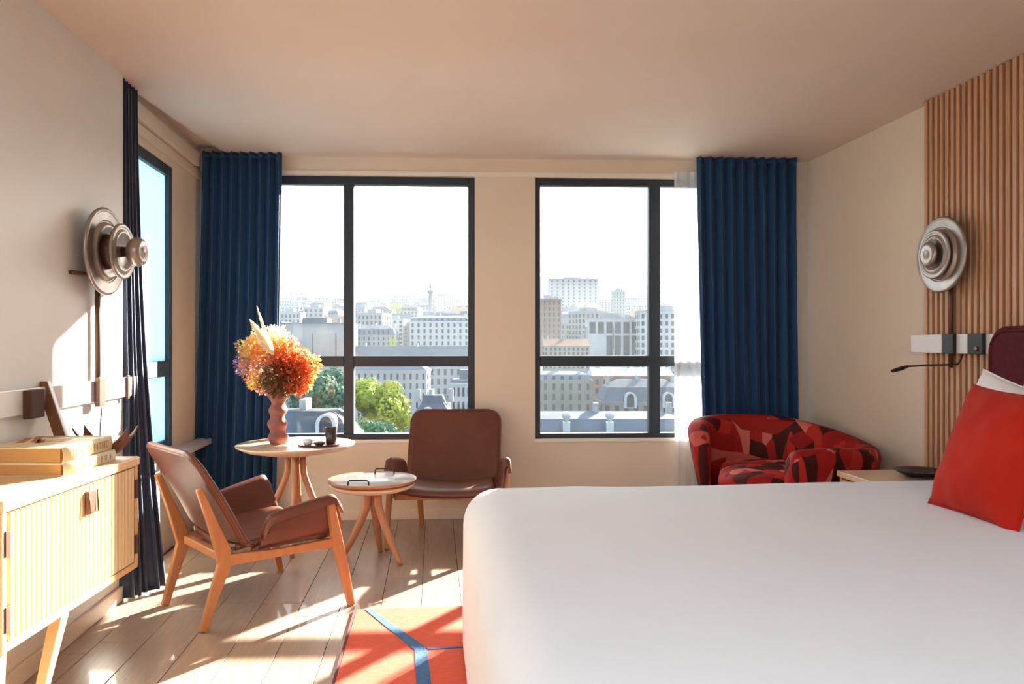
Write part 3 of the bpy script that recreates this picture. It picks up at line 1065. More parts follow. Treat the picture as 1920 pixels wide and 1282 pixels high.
# vase and bouquet
VX, VY = PX(521, 4.50), 4.50
vs_ = thing('vase', 'wavy terracotta pink vase on the taller round table', 'vase', (VX, VY, LTZ))
prof = []
for k in range(61):
    z = 0.305 * k / 60
    r_ = 0.048 + 0.0075 * math.sin(2 * PI * z / 0.080 - 1.4) + 0.006 * max(0, (z - 0.24) / 0.06) + 0.004 * math.cos(PI * z / 0.305)
    prof.append((r_, z))
prof = [(0.0, 0.0)] + prof + [(0.040, 0.303), (0.038, 0.25), (0.0, 0.24)]
m = MB(); m.lathe(prof, 40, wob=lambda a, z: 1 + 0.05 * math.sin(3 * a + z * 30)); m.build('vase_body', M['vase'], vs_)
bq = thing('bouquet', 'big bouquet of dried orange, yellow and red flowers in the terracotta vase', 'flowers', (VX, VY, LTZ + 0.25))
def petal_mat(name, c1, c2):
    return mat(name, c1, 0.9, color2=c2, scale=22, trans=0.4, spec=0.05)
PM = {'yellow': petal_mat('petal_yellow', (0.82, 0.50, 0.10), (0.85, 0.66, 0.32)), 'orange': petal_mat('petal_orange', (0.80, 0.25, 0.06), (0.85, 0.42, 0.18)),
      'red': petal_mat('petal_red', (0.50, 0.07, 0.025), (0.72, 0.20, 0.09)), 'brown': petal_mat('petal_brown', (0.16, 0.05, 0.02), (0.25, 0.14, 0.05)),
      'pink': petal_mat('petal_pink', (0.55, 0.24, 0.19), (0.70, 0.42, 0.33)), 'cream': petal_mat('petal_cream', (0.90, 0.82, 0.62), (0.92, 0.76, 0.50)),
      'green': petal_mat('leaf_olive', (0.14, 0.13, 0.04), (0.25, 0.20, 0.08)), 'mauve': petal_mat('petal_mauve', (0.20, 0.14, 0.30), (0.34, 0.22, 0.34)),
      'stem': mat('stem_green', (0.20, 0.16, 0.06), 0.7)}
fr_ = random.Random(11)
def blossom(px, py, dy, r_px, col, n, squash=0.9, pet=0.012):
    Y = VY + dy
    c = P(px, py, Y) - Vector((VX, VY, LTZ + 0.25))
    r_ = r_px / F * Y
    m = MB()
    for i in range(n):
        th_ = fr_.uniform(0, 2 * PI); cz = fr_.uniform(-1, 1)
        sx = math.sqrt(1 - cz * cz)
        d = Vector((sx * math.cos(th_), sx * math.sin(th_), cz))
        rad = r_ * (fr_.random() ** 0.4) * (1 + 0.18 * noise.noise(d * 3 + Vector((px, py, 0))))
        p = c + Vector((d.x * rad, d.y * rad * 0.9, d.z * rad * squash))
        side = d.cross(Vector((fr_.uniform(-1, 1), fr_.uniform(-1, 1), fr_.uniform(-1, 1)))).normalized()
        q = pet * fr_.uniform(0.6, 1.3)
        up = (d + side.cross(d) * fr_.uniform(-0.8, 0.8)).normalized()
        m.add([p - side * q * 0.1, p + up * q * 0.7 - side * q * 0.45, p + up * q * 1.4, p + up * q * 0.7 + side * q * 0.45], [(0, 1, 2, 3)])
    o = m.build('flower_head', PM[col], bq, fix=False)
    # stem from the flower down into the vase
    s_ = MB()
    s_.tube([c * 0.95, (c.x * 0.35, c.y * 0.35, max(0.06, c.z * 0.35)), (c.x * 0.04, c.y * 0.04, 0.0)], 0.0016, 5)
    s_.build('stem', PM['stem'], o)
for a in ((505, 632, 0.02, 24, 'cream', 260), (487, 640, 0.03, 20, 'yellow', 260), (524, 628, 0.0, 16, 'cream', 160), (478, 655, -0.03, 24, 'yellow', 320),
          (497, 662, -0.05, 22, 'orange', 260), (466, 668, 0.0, 18, 'pink', 200), (471, 690, -0.03, 23, 'pink', 300), (480, 710, -0.04, 19, 'yellow', 240),
          (500, 690, -0.07, 22, 'pink', 240), (527, 668, -0.03, 26, 'orange', 360), (541, 680, -0.07, 26, 'red', 420), (560, 672, -0.02, 23, 'orange', 300),
          (580, 683, 0.0, 20, 'orange', 300), (573, 698, -0.05, 20, 'orange', 260), (551, 703, -0.08, 25, 'red', 380), (568, 713, -0.02, 19, 'orange', 240),
          (520, 700, -0.09, 22, 'brown', 320), (535, 716, -0.06, 24, 'brown', 360), (508, 712, -0.04, 20, 'green', 280), (524, 728, -0.02, 20, 'brown', 300),
          (497, 722, -0.02, 17, 'pink', 200), (458, 650, 0.04, 13, 'yellow', 120), (456, 682, 0.05, 14, 'mauve', 160), (545, 640, 0.02, 12, 'pink', 90),
          (540, 655, 0.03, 17, 'orange', 170), (515, 648, -0.02, 20, 'yellow', 260), (560, 722, -0.03, 16, 'red', 200)):
    blossom(*a, squash=0.95, pet=0.017)
# pampas plumes
for (bx, by, tx_, ty_, n_) in ((513, 664, 468, 597, 1500), (500, 630, 481, 572, 260)):
    m = MB()
    a = P(bx, by, VY - 0.13) - Vector((VX, VY, LTZ + 0.25)); b = P(tx_, ty_, VY - 0.15) - Vector((VX, VY, LTZ + 0.25))
    ax = (b - a)
    L_ = ax.length
    for i in range(n_):
        t_ = fr_.random() ** 1.0
        wdt = 0.062 * (1 - t_) ** 0.7 * min(1, 0.35 + 2 * t_) * (1 if n_ > 600 else 0.22) + 0.002
        th_ = fr_.uniform(0, 2 * PI)
        u_ = ax.cross(Vector((0, 1, 0))).normalized()
        v_ = ax.cross(u_).normalized()
        p0 = a + ax * t_ * 0.85
        p1 = p0 + (u_ * math.cos(th_) + v_ * math.sin(th_)) * wdt * fr_.uniform(0.4, 1) + ax.normalized() * 0.03
        sd_ = (p1 - p0).cross(Vector((0, 1, 0.2))).normalized() * 0.0020
        m.add([p0 - sd_, p0 + sd_, p1], [(0, 1, 2)])
    m.tube([a, b], 0.0015, 5)
    m.build('pampas_plume', PM['cream'], bq, fix=False)
m = MB()
for k in range(14):
    a = 2 * PI * k / 14 + 0.3
    r0 = 0.02; r1 = fr_.uniform(0.10, 0.20)
    zt = fr_.uniform(0.13, 0.25)
    m.tube([(r0 * math.cos(a) * 0.6, r0 * math.sin(a) * 0.6, -0.1), (r0 * math.cos(a), r0 * math.sin(a), 0.05), (r1 * math.cos(a), r1 * 0.7 * math.sin(a), zt)], 0.0018, 5)
m.build('stem', PM['stem'], bq)

# small things on the taller table
def onT(px, py):
    q = G(px, py, LTZ)
    return q
bt = onT(592, 838)
st_ = thing('small_tray', 'thin dark red oval tray under the cups on the taller table', 'tray', (bt.x, 4.42, LTZ), R(6))
m = MB(); m.lathe([(0.0, 0.0), (0.105, 0.0), (0.122, 0.006), (0.120, 0.009), (0.10, 0.005), (0.0, 0.005)], 40, m=Matrix.Diagonal((1, 0.62, 1)).to_3x3()); m.build('tray_body', M['brown_leather'], st_)
cup = thing('tumbler', 'tall black speckled tumbler on the taller round table', 'cup', (PX(620, 4.46), 4.47, LTZ + 0.0065))
m = MB(); m.lathe([(0.0, 0.0), (0.028, 0.0), (0.031, 0.01), (0.034, 0.095), (0.031, 0.095), (0.028, 0.012), (0.0, 0.012)], 28); m.build('cup_body', M['darkceramic'], cup)
m = MB(); m.lathe([(0.0, 0.070), (0.029, 0.070), (0.029, 0.073), (0.0, 0.073)], 24); m.build('drink', M['black'], cup)
c2 = thing('espresso_cup', 'small white cup with dark coffee on the left of the oval tray', 'cup', (PX(577, 4.40), 4.40, LTZ + 0.0065))
m = MB(); m.lathe([(0.0, 0.0), (0.018, 0.0), (0.026, 0.012), (0.030, 0.032), (0.027, 0.032), (0.022, 0.012), (0.0, 0.01)], 28); b_ = m.build('cup_body', M['tray_white'], c2)
m = MB(); m.tube([(0.028, 0, 0.026), (0.042, 0, 0.026), (0.044, 0, 0.014), (0.026, 0, 0.010)], 0.003, 6); m.build('handle', M['tray_white'], c2)
m = MB(); m.lathe([(0.0, 0.022), (0.0245, 0.022), (0.0245, 0.024), (0.0, 0.024)], 20); m.build('coffee', M['darkceramic'], c2)
c3 = thing('small_bowl', 'low black bowl between the white cup and the tall tumbler', 'bowl', (PX(599, 4.37), 4.37, LTZ + 0.0065))
m = MB(); m.lathe([(0.0, 0.0), (0.018, 0.0), (0.032, 0.016), (0.034, 0.022), (0.031, 0.022), (0.018, 0.006), (0.0, 0.005)], 28); m.build('bowl_body', M['darkceramic'], c3)
m = MB(); m.lathe([(0.0, 0.006), (0.012, 0.008), (0.02, 0.014), (0.0, 0.018)], 16); m.build('sugar', M['brown_wood'], c3)

# ------------------------------------------------------------------ console
CROT = math.atan(0.04)
con = thing('console_cabinet', 'light oak console cabinet with slatted door against the left wall', 'cabinet', (-1.412, 2.92, 0), CROT)
CZ0, CZ1, CLn, CDp = 0.352, 0.769, 0.83, 0.285
m = MB()
m.box2((-CDp, -0.022, CZ0), (0, 0, CZ1 - 0.034))
m.box2((-CDp, -CLn, CZ0), (0, -CLn + 0.022, CZ1 - 0.034))
m.box2((-CDp, -CLn + 0.023, CZ0), (0, -0.023, CZ0 + 0.024))
m.box2((-CDp, -CLn + 0.023, CZ0 + 0.025), (-CDp + 0.012, -0.023, CZ1 - 0.035))
m.build('body', M['console'], con, bevel=0.002)
m = MB(); m.box2((-CDp, -CLn - 0.006, CZ1 - 0.033), (0.006, 0.004, CZ1)); m.build('top', M['console_top'], con, bevel=0.005)
m = MB(); m.box2((-0.022, -CLn + 0.026, CZ0 + 0.027), (-0.012, -0.026, CZ1 - 0.037))
door = m.build('door', M['groove'], con)
q = MB(); q.box((0, 0, (CZ0 + CZ1 - 0.010) / 2), (0.013, 0.0185, CZ1 - CZ0 - 0.066))
smesh = q.mesh('slat', M['console_slat'])
bm = bmesh.new(); bm.from_mesh(smesh); bmesh.ops.bevel(bm, geom=list(bm.edges), offset=0.002, segments=1, affect='EDGES'); bm.to_mesh(smesh); bm.free()
ns_ = 30
for i in range(ns_):
    ob = bpy.data.objects.new('slat', smesh)
    COL.objects.link(ob); ob.parent = door
    ob.location = (-0.0054, -0.045 - i * (CLn - 0.09) / (ns_ - 1), 0)
m = MB(); m.box((0.008, -0.37, CZ1 - 0.095), (0.014, 0.052, 0.075)); hd_ = m.build('handle', M['brown_leather'], door, bevel=0.004)
m = MB(); m.tube([(0.016, -0.398, CZ1 - 0.06), (0.020, -0.398, CZ1 - 0.13), (0.020, -0.342, CZ1 - 0.13), (0.016, -0.342, CZ1 - 0.06)], 0.0025, 6); m.build('loop', M['brown_metal'], door)
for yy in (-0.016, -CLn + 0.022):
    for zz in (CZ0 + 0.09, CZ1 - 0.12):
        m = MB(); m.box((0.001, yy, zz), (0.006, 0.022, 0.07)); m.build('hinge', M['brown_metal'], con, bevel=0.001)
for (x0_, y0_, x1_, y1_) in ((-0.05, -0.44, -0.09, -0.53), (-0.24, -0.44, -0.25, -0.53), (-0.05, -0.78, -0.09, -0.72), (-0.24, -0.78, -0.25, -0.72)):
    m = MB()
    d_ = 0.022
    top = Vector((x0_, y0_, CZ0)); bot = Vector((x1_, y1_, 0))
    vs = []
    for p, hh in ((top, 0.026), (bot, 0.017)):
        for a, b in ((-1, -1), (1, -1), (1, 1), (-1, 1)):
            vs.append(p + Vector((a * hh * 0.75, b * hh, 0)))
    m.add(vs, [(0, 3, 2, 1), (4, 5, 6, 7), (0, 1, 5, 4), (1, 2, 6, 5), (2, 3, 7, 6), (3, 0, 4, 7)])
    m.build('leg', M['console'], con, bevel=0.004)

# books
def book(label, cx, cy, z0, wx_, ly, th, cover, rz, letters, extra=None):
    b = thing('book', label, 'book', (cx, cy, z0), rz, 'large art books stacked on the console')
    m = MB(); m.box2((-wx_ + 0.012, -ly / 2 + 0.004, 0.0035), (-0.006, ly / 2 - 0.004, th - 0.0035)); m.build('pages', M['paper'], b)
    m = MB()
    m.box2((-wx_, -ly / 2, 0), (0, ly / 2, 0.0032))
    m.box2((-wx_, -ly / 2, th - 0.0032), (0, ly / 2, th))
    m.build('cover', cover, b, bevel=0.001)
    m = MB()
    def sp_(u, v):
        a = PI * (v - 0.5)
        return Vector((0.0 + 0.006 * math.cos(a), -ly / 2 + ly * u, th / 2 + th / 2 * math.sin(a)))
    m.grid(sp_, 2, 10)
    m.build('spine', cover, b, solid=0.002)
    if letters:
        # worn spine lettering: upright strokes and short bars, too faint to read as words
        m = MB()
        rl_ = random.Random(letters)
        for k in range(letters):
            y_ = -ly * 0.30 + ly * 0.68 * k / (letters - 1)
            hh = th * 0.50
            xs_ = 0.0078
            for q_ in rl_.sample((-1, 0, 1), rl_.choice((1, 2))):
                m.box((xs_, y_ + q_ * 0.0045, th / 2), (0.0006, 0.0024, hh))
            for zf in rl_.sample((-0.42, 0.0, 0.42), rl_.choice((1, 2))):
                m.box((xs_ + 0.0002, y_, th / 2 + zf * hh), (0.0006, 0.010, 0.0028))
        m.build('lettering', M['ink'], b)
    if extra: extra(b, wx_, ly, th)
    return b
def cover_print(b, wx_, ly, th):
    m = MB()
    rr = random.Random(5)
    for k in range(5):
        x = -wx_ + 0.03 + 0.034 * k
        m.box((x, 0.03 + rr.uniform(-0.02, 0.02), th + 0.0003), (0.024, rr.uniform(0.06, 0.16), 0.0006), rz=rr.uniform(-0.5, 0.5))
    m.build('cover_picture', M['print_red'], b)
    m = MB()
    m.box((-wx_ / 2, ly / 2 - 0.03, th + 0.0003), (wx_ - 0.03, 0.03, 0.0006))
    m.build('cover_band', M['print_green'], b)
book('thick tan art book at the bottom of the stack on the console', -1.445, 2.645, CZ1 + 0.0005, 0.25, 0.34, 0.040, M['book_b'], CROT - R(1), 9)
book('thick cream art book lying on top of the stack on the console', -1.452, 2.645, CZ1 + 0.0412, 0.26, 0.33, 0.050, M['book_a'], CROT, 13, cover_print)

# leather catch-all behind the books
cb = thing('leather_tray', 'folded dark brown leather tray on the far end of the console', 'tray', (-1.505, 2.866, CZ1 + 0.002), R(3))
def lt(u, v):
    a = 2 * u - 1; b = 2 * v - 1
    return Vector((a * (0.085 + 0.015 * abs(b)), b * 0.045, 0.004 + 0.075 * abs(a) ** 2.0 + 0.04 * abs(b) ** 3))
m = MB(); m.grid(lt, 20, 14); m.build('leather_sheet', M['brown_leather'], cb, solid=0.004)
for s in (-1, 1):
    m = MB(); m.tube([(s * 0.062, -0.040, 0.058), (s * 0.066, -0.052, 0.060), (s * 0.070, -0.040, 0.066)], 0.003, 6); m.build('lace', M['brown_metal'], cb)

# slanted wooden board behind the books, on the wall rail
lb = thing('leaning_board', 'slanted dark brown wooden board leaning on the white rail behind the books', 'board', (-1.625, 2.838, CZ1 + 0.0005))
m = MB()
a = Vector((0.0, 0, 0)); b = Vector((-0.115, 0.03, 0.285))
vs = []
for p in (a, b):
    for (dx, dy) in ((-0.024, -0.008), (0.020, -0.008), (0.020, 0.008), (-0.024, 0.008)):
        vs.append(p + Vector((dx, dy, 0)))
m.add(vs, [(0, 3, 2, 1), (4, 5, 6, 7), (0, 1, 5, 4), (1, 2, 6, 5), (2, 3, 7, 6), (3, 0, 4, 7)])
m.build('board', M['brown_wood'], lb, bevel=0.002)
m = MB()
vs = []
for p in (a, b):
    for (dx, dy) in ((0.0203, -0.008), (0.024, -0.008), (0.024, 0.008), (0.0203, 0.008)):
        vs.append(p + Vector((dx, dy, 0)))
m.add(vs, [(0, 3, 2, 1), (4, 5, 6, 7), (0, 1, 5, 4), (1, 2, 6, 5), (2, 3, 7, 6), (3, 0, 4, 7)])
m.build('edge_strip', M['rail'], lb)

# ------------------------------------------------------------------ wall rails
rl = thing('wall_rail', 'white wall rail running along the left wall above the console', 'rail', (left_x(3.62), 3.62, 0), ROOM)
m = MB(); m.box2((0.001, -3.2, 0.945), (0.022, 0.13, 1.035)); m.build('bar', M['rail'], rl, bevel=0.003)
m = MB(); m.box2((0.0225, -0.36, 0.925), (0.045, -0.30, 1.05)); m.build('bracket', M['brown_metal'], rl, bevel=0.003)
m = MB(); m.box2((0.0225, -0.02, 0.935), (0.032, 0.0, 1.045)); m.build('clip', M['brown_metal'], rl, bevel=0.002)
m = MB(); m.box2((0.0225, -0.93, 0.93), (0.05, -0.83, 1.03)); m.build('shadow_block', M['slat_back'], rl, bevel=0.004)  # dark block set on the rail as the leaning board's shadow
rr_ = thing('wall_rail', 'white wall rail with black switch blocks on the slatted wall beside the headboard', 'rail', (right_x(4.02), 4.02, 0), ROOM)
m = MB(); m.box2((-0.085, -0.62, 1.145), (-0.0555, 0.06, 1.237)); m.build('bar', M['rail'], rr_, bevel=0.003)
for y0_, y1_ in ((-0.30, -0.215), (-0.50, -0.40)):
    m = MB(); m.box2((-0.105, y0_, 1.143), (-0.0855, y1_, 1.239)); m.build('switch_block', M['black'], rr_, bevel=0.003)
m = MB(); m.lathe([(0.0, 0.0), (0.012, 0.0), (0.012, 0.006), (0.0, 0.008)], 16, c=(-0.1055, -0.46, 1.17), m=Matrix.Rotation(-PI / 2, 3, 'Y')); m.build('switch', M['pewter'], rr_)
rdl = thing('reading_lamp', 'thin dark bronze reading lamp arm reaching out below the right rail', 'lamp', (2.11, 3.62, 1.15))
m = MB(); m.tube([(0.0, 0, -0.008), (-0.01, 0, -0.035), (-0.03, -0.01, -0.055), (-0.20, -0.04, -0.058), (-0.30, -0.07, -0.062)], 0.0045, 8); m.build('arm', M['brown_metal'], rdl)
m = MB(); m.tube([(-0.29, -0.068, -0.061), (-0.33, -0.09, -0.070), (-0.39, -0.12, -0.082)], [0.006, 0.010, 0.007], 10); m.build('lamp_head', M['black'], rdl)

# ------------------------------------------------------------------ wall lamps
def wall_lamp(label, loc, rz, pole_dx, pole_z0, wall_off, arm_y, dk=1.0):
    """local +x points away from the wall, origin at the disc's centre axis"""
    t = thing('wall_lamp', label, 'lamp', loc, rz, 'round stacked-disc wall lamps')
    RY = Matrix.Rotation(PI / 2, 3, 'Y')
    def disc(name, prof, x, material, n=56):
        m = MB(); m.lathe(prof, n, c=(x, 0, 0), m=RY)
        return m.build(name, material, t)
    big = [(0.0, -0.012), (0.16, -0.012), (0.183, -0.004), (0.186, 0.004), (0.181, 0.010)]
    for r_ in (0.172, 0.160, 0.148, 0.136):
        big += [(r_, 0.011), (r_ - 0.005, 0.007)]
    big += [(0.125, 0.004), (0.118, 0.018), (0.105, 0.022), (0.090, 0.012), (0.05, 0.010), (0.0, 0.010)]
    disc('large_disc', big, 0.0, M['pewter'])
    disc('neck', [(0.0, 0.0), (0.075, 0.0), (0.06, 0.045 * dk), (0.0, 0.045 * dk)], 0.011, M['brown_metal'], 32)
    mid = [(0.0, -0.010), (0.10, -0.010), (0.118, 0.000), (0.119, 0.007), (0.112, 0.012), (0.104, 0.008), (0.094, 0.008), (0.086, 0.014), (0.076, 0.014), (0.066, 0.004), (0.0, 0.004)]
    disc('middle_disc', mid, 0.068 * dk, M['pewter'])
    disc('spindle', [(0.0, 0.0), (0.022, 0.0), (0.018, 0.05 * dk), (0.0, 0.05 * dk)], 0.073 * dk, M['brown_metal'], 20)
    kn = [(r_, z_ * dk) for r_, z_ in ((0.0, -0.035), (0.030, -0.033), (0.050, -0.020), (0.061, 0.0), (0.062, 0.012), (0.054, 0.028), (0.040, 0.034), (0.028, 0.028), (0.020, 0.034), (0.0, 0.037))]
    disc('knob', kn, 0.128 * dk, M['pewter'], 36)
    m = MB(); m.tube([(wall_off, pole_dx, 0.02), (wall_off, pole_dx, pole_z0)], 0.011, 12); m.build('pole', M['brown_metal'], t)
    m = MB(); m.tube([(wall_off, arm_y, -0.105), (-0.015, arm_y * 0.3, -0.105)], 0.009, 8); m.build('side_arm', M['brown_metal'], t)
    m = MB(); m.tube([(wall_off, pole_dx, 0.0), (-0.012, 0, 0.0)], 0.016, 10); m.build('mount', M['brown_metal'], t)
    return t
wx = left_x(3.28)
l1 = wall_lamp('stacked-disc wall lamp on brown pole over the console, seen from the side', (wx + 0.062, 3.28, 1.583), R(3), 0.02, -0.62, -0.04, -0.20)
l2 = wall_lamp('stacked-disc wall lamp on the oak slats above the headboard', (right_x(3.76) - 0.125, 3.765, 1.625), PI + ROOM, -0.0, -0.55, -0.050, -0.08, 0.5)
cbl = MB()
cbl.tube([(left_x(3.3) + 0.035, 3.30, 0.945), (left_x(3.2) + 0.045, 3.27, 0.90), (left_x(3.2) + 0.05, 3.25, 0.86), (left_x(3.2) + 0.06, 3.22, 0.70)], 0.003, 6)
o = cbl.build('cable', M['black'])
tag(o, 'thin black cable hanging below the pole of the left wall lamp', 'cable')

# ------------------------------------------------------------------ rug
RGA = Vector((PX(668, 3.44), 3.44))
rug = thing('rug', 'red wool rug with blue stripes, reaching out from under the bed', 'rug', (RGA.x, RGA.y, 0), ROOM)
m = MB(); m.box2((0, -2.6, 0.001), (1.9, 0, 0.012)); m.build('pile', M['rug'], rug, bevel=0.003)
m = MB(); m.box2((-0.010, -2.6, 0.001), (-0.0005, 0, 0.011)); m.build('binding', M['rug_dark'], rug)
def rloc(px, py):
    q = G(px, py, 0.0125)
    d = Vector((q.x - RGA.x, q.y - RGA.y))
    return Vector((d.x * ca + d.y * sa, -d.x * sa + d.y * ca))
def stripe(pts, wd, name, material):
    m = MB()
    vs = []
    for i, p in enumerate(pts):
        t = (pts[min(i + 1, len(pts) - 1)] - pts[max(i - 1, 0)]).normalized()
        nrm = Vector((-t.y, t.x)) * wd[i] / 2
        for z in (0.0122, 0.0142):
            for s in (-1, 1):
                q_ = p + nrm * s
                vs.append((q_.x, q_.y, z))
    fs = [(0, 1, 3, 2)]
    for i in range(len(pts) - 1):
        a = i * 4; b = a + 4
        fs += [(a, b, b + 1, a + 1), (a + 2, a + 3, b + 3, b + 2), (a, a + 2, b + 2, b), (a + 1, b + 1, b + 3, a + 3)]
    b = (len(pts) - 1) * 4
    fs.append((b, b + 2, b + 3, b + 1))
    m.add(vs, fs); m.build(name, material, rug)
k1 = rloc(789, 1216)
stripe([Vector((0.05, -0.004)), k1 + Vector((0.0, 0.0)), k1 + (rloc(795, 1290) - k1).normalized() * 0.45, k1 + (rloc(795, 1290) - k1).normalized() * 0.6 + Vector((0.3, -0.35))], [0.028, 0.05, 0.055, 0.05], 'stripe', M['rug_blue'])
stripe([k1 + Vector((0.02, 0.0)), k1 + Vector((0.30, 0.01)), k1 + Vector((0.75, 0.35))], [0.016, 0.016, 0.016], 'stripe', M['rug_blue'])

# ------------------------------------------------------------------ the city outside
def interp(tab, x):
    if x <= tab[0][0]: return tab[0][1]
    for (a, b), (c, d) in zip(tab, tab[1:]):
        if x <= c:
            k = (x - a) / (c - a); k = k * k * (3 - 2 * k) * 0.4 + k * 0.6
            return b + (d - b) * k
    return tab[-1][1]
ROOF = [(60, -10.2), (110, -10.2), (160, -11.0), (220, -8.8), (300, -2.4), (400, 7.5), (550, 21), (750, 38), (1000, 60), (1400, 97), (1900, 145), (2600, 235), (3200, 275)]
def terr(Y): return interp(ROOF, Y) - (20 if Y < 200 else 17)
C = {}
C['stone'] = mat('city_limestone', (0.1053, 0.0957, 0.0842), 0.9, color2=(0.1340, 0.1244, 0.1053), scale=0.15, objrand=0.28, coords='Object', spec=0.08)
C['pale'] = mat('city_pale_render', (0.1436, 0.1417, 0.1388), 0.9, color2=(0.1723, 0.1675, 0.1627), scale=0.1, objrand=0.12, spec=0.08)
C['brick'] = mat('city_brick', (0.1244, 0.0718, 0.0526), 0.9, color2=(0.1531, 0.0957, 0.0718), scale=0.2, objrand=0.2, spec=0.08)
C['zinc'] = mat('city_zinc_roof', (0.044, 0.049, 0.056), 0.8, color2=(0.060, 0.066, 0.074), scale=0.3, objrand=0.3, spec=0.08)
C['slate'] = mat('city_slate_roof', (0.0264, 0.0330, 0.0462), 0.6, color2=(0.0396, 0.0495, 0.0660), scale=0.3, objrand=0.3, spec=0.08)
C['tile'] = mat('city_tile_roof', (0.0990, 0.0495, 0.0297), 0.8, color2=(0.1188, 0.0660, 0.0396), scale=0.3, objrand=0.3, spec=0.08)
C['window'] = mat('city_window', (0.022, 0.024, 0.028), 0.8, spec=0.1)
C['white'] = mat('city_white_stone', (0.2105, 0.2058, 0.2010), 0.85, color2=(0.2392, 0.2345, 0.2297), scale=0.5, spec=0.08)
C['ground'] = mat('city_ground', (0.0363, 0.0396, 0.0363), 0.95, color2=(0.0528, 0.0528, 0.0462), scale=0.02, spec=0.08)
C['leaf1'] = mat('city_leaf_green', (0.075, 0.125, 0.012), 0.8, color2=(0.19, 0.20, 0.015), scale=0.35, trans=0.25, spec=0.1)
C['leaf2'] = mat('city_leaf_blue_green', (0.022, 0.065, 0.050), 0.8, color2=(0.05, 0.11, 0.05), scale=0.35, trans=0.2, spec=0.1)
C['trunk'] = mat('city_bark', (0.06, 0.045, 0.03), 0.9)

# terrain
def tf(u, v):
    Y = 40 + (3400 - 40) * v ** 1.7
    X = (u - 0.5) * 2 * (Y * 0.95 + 120)
    h = terr(Y)
    if Y > 1200:
        h += (noise.noise(Vector((X / 500, Y / 600, 0))) * 22 + noise.noise(Vector((X / 160, Y / 200, 4))) * 6) * min(1, (Y - 1200) / 1200)
    return Vector((X, Y, h))
m = MB(); m.grid(tf, 70, 90)
o = m.build('city_ground', C['ground'], fix=False)
struct(o)

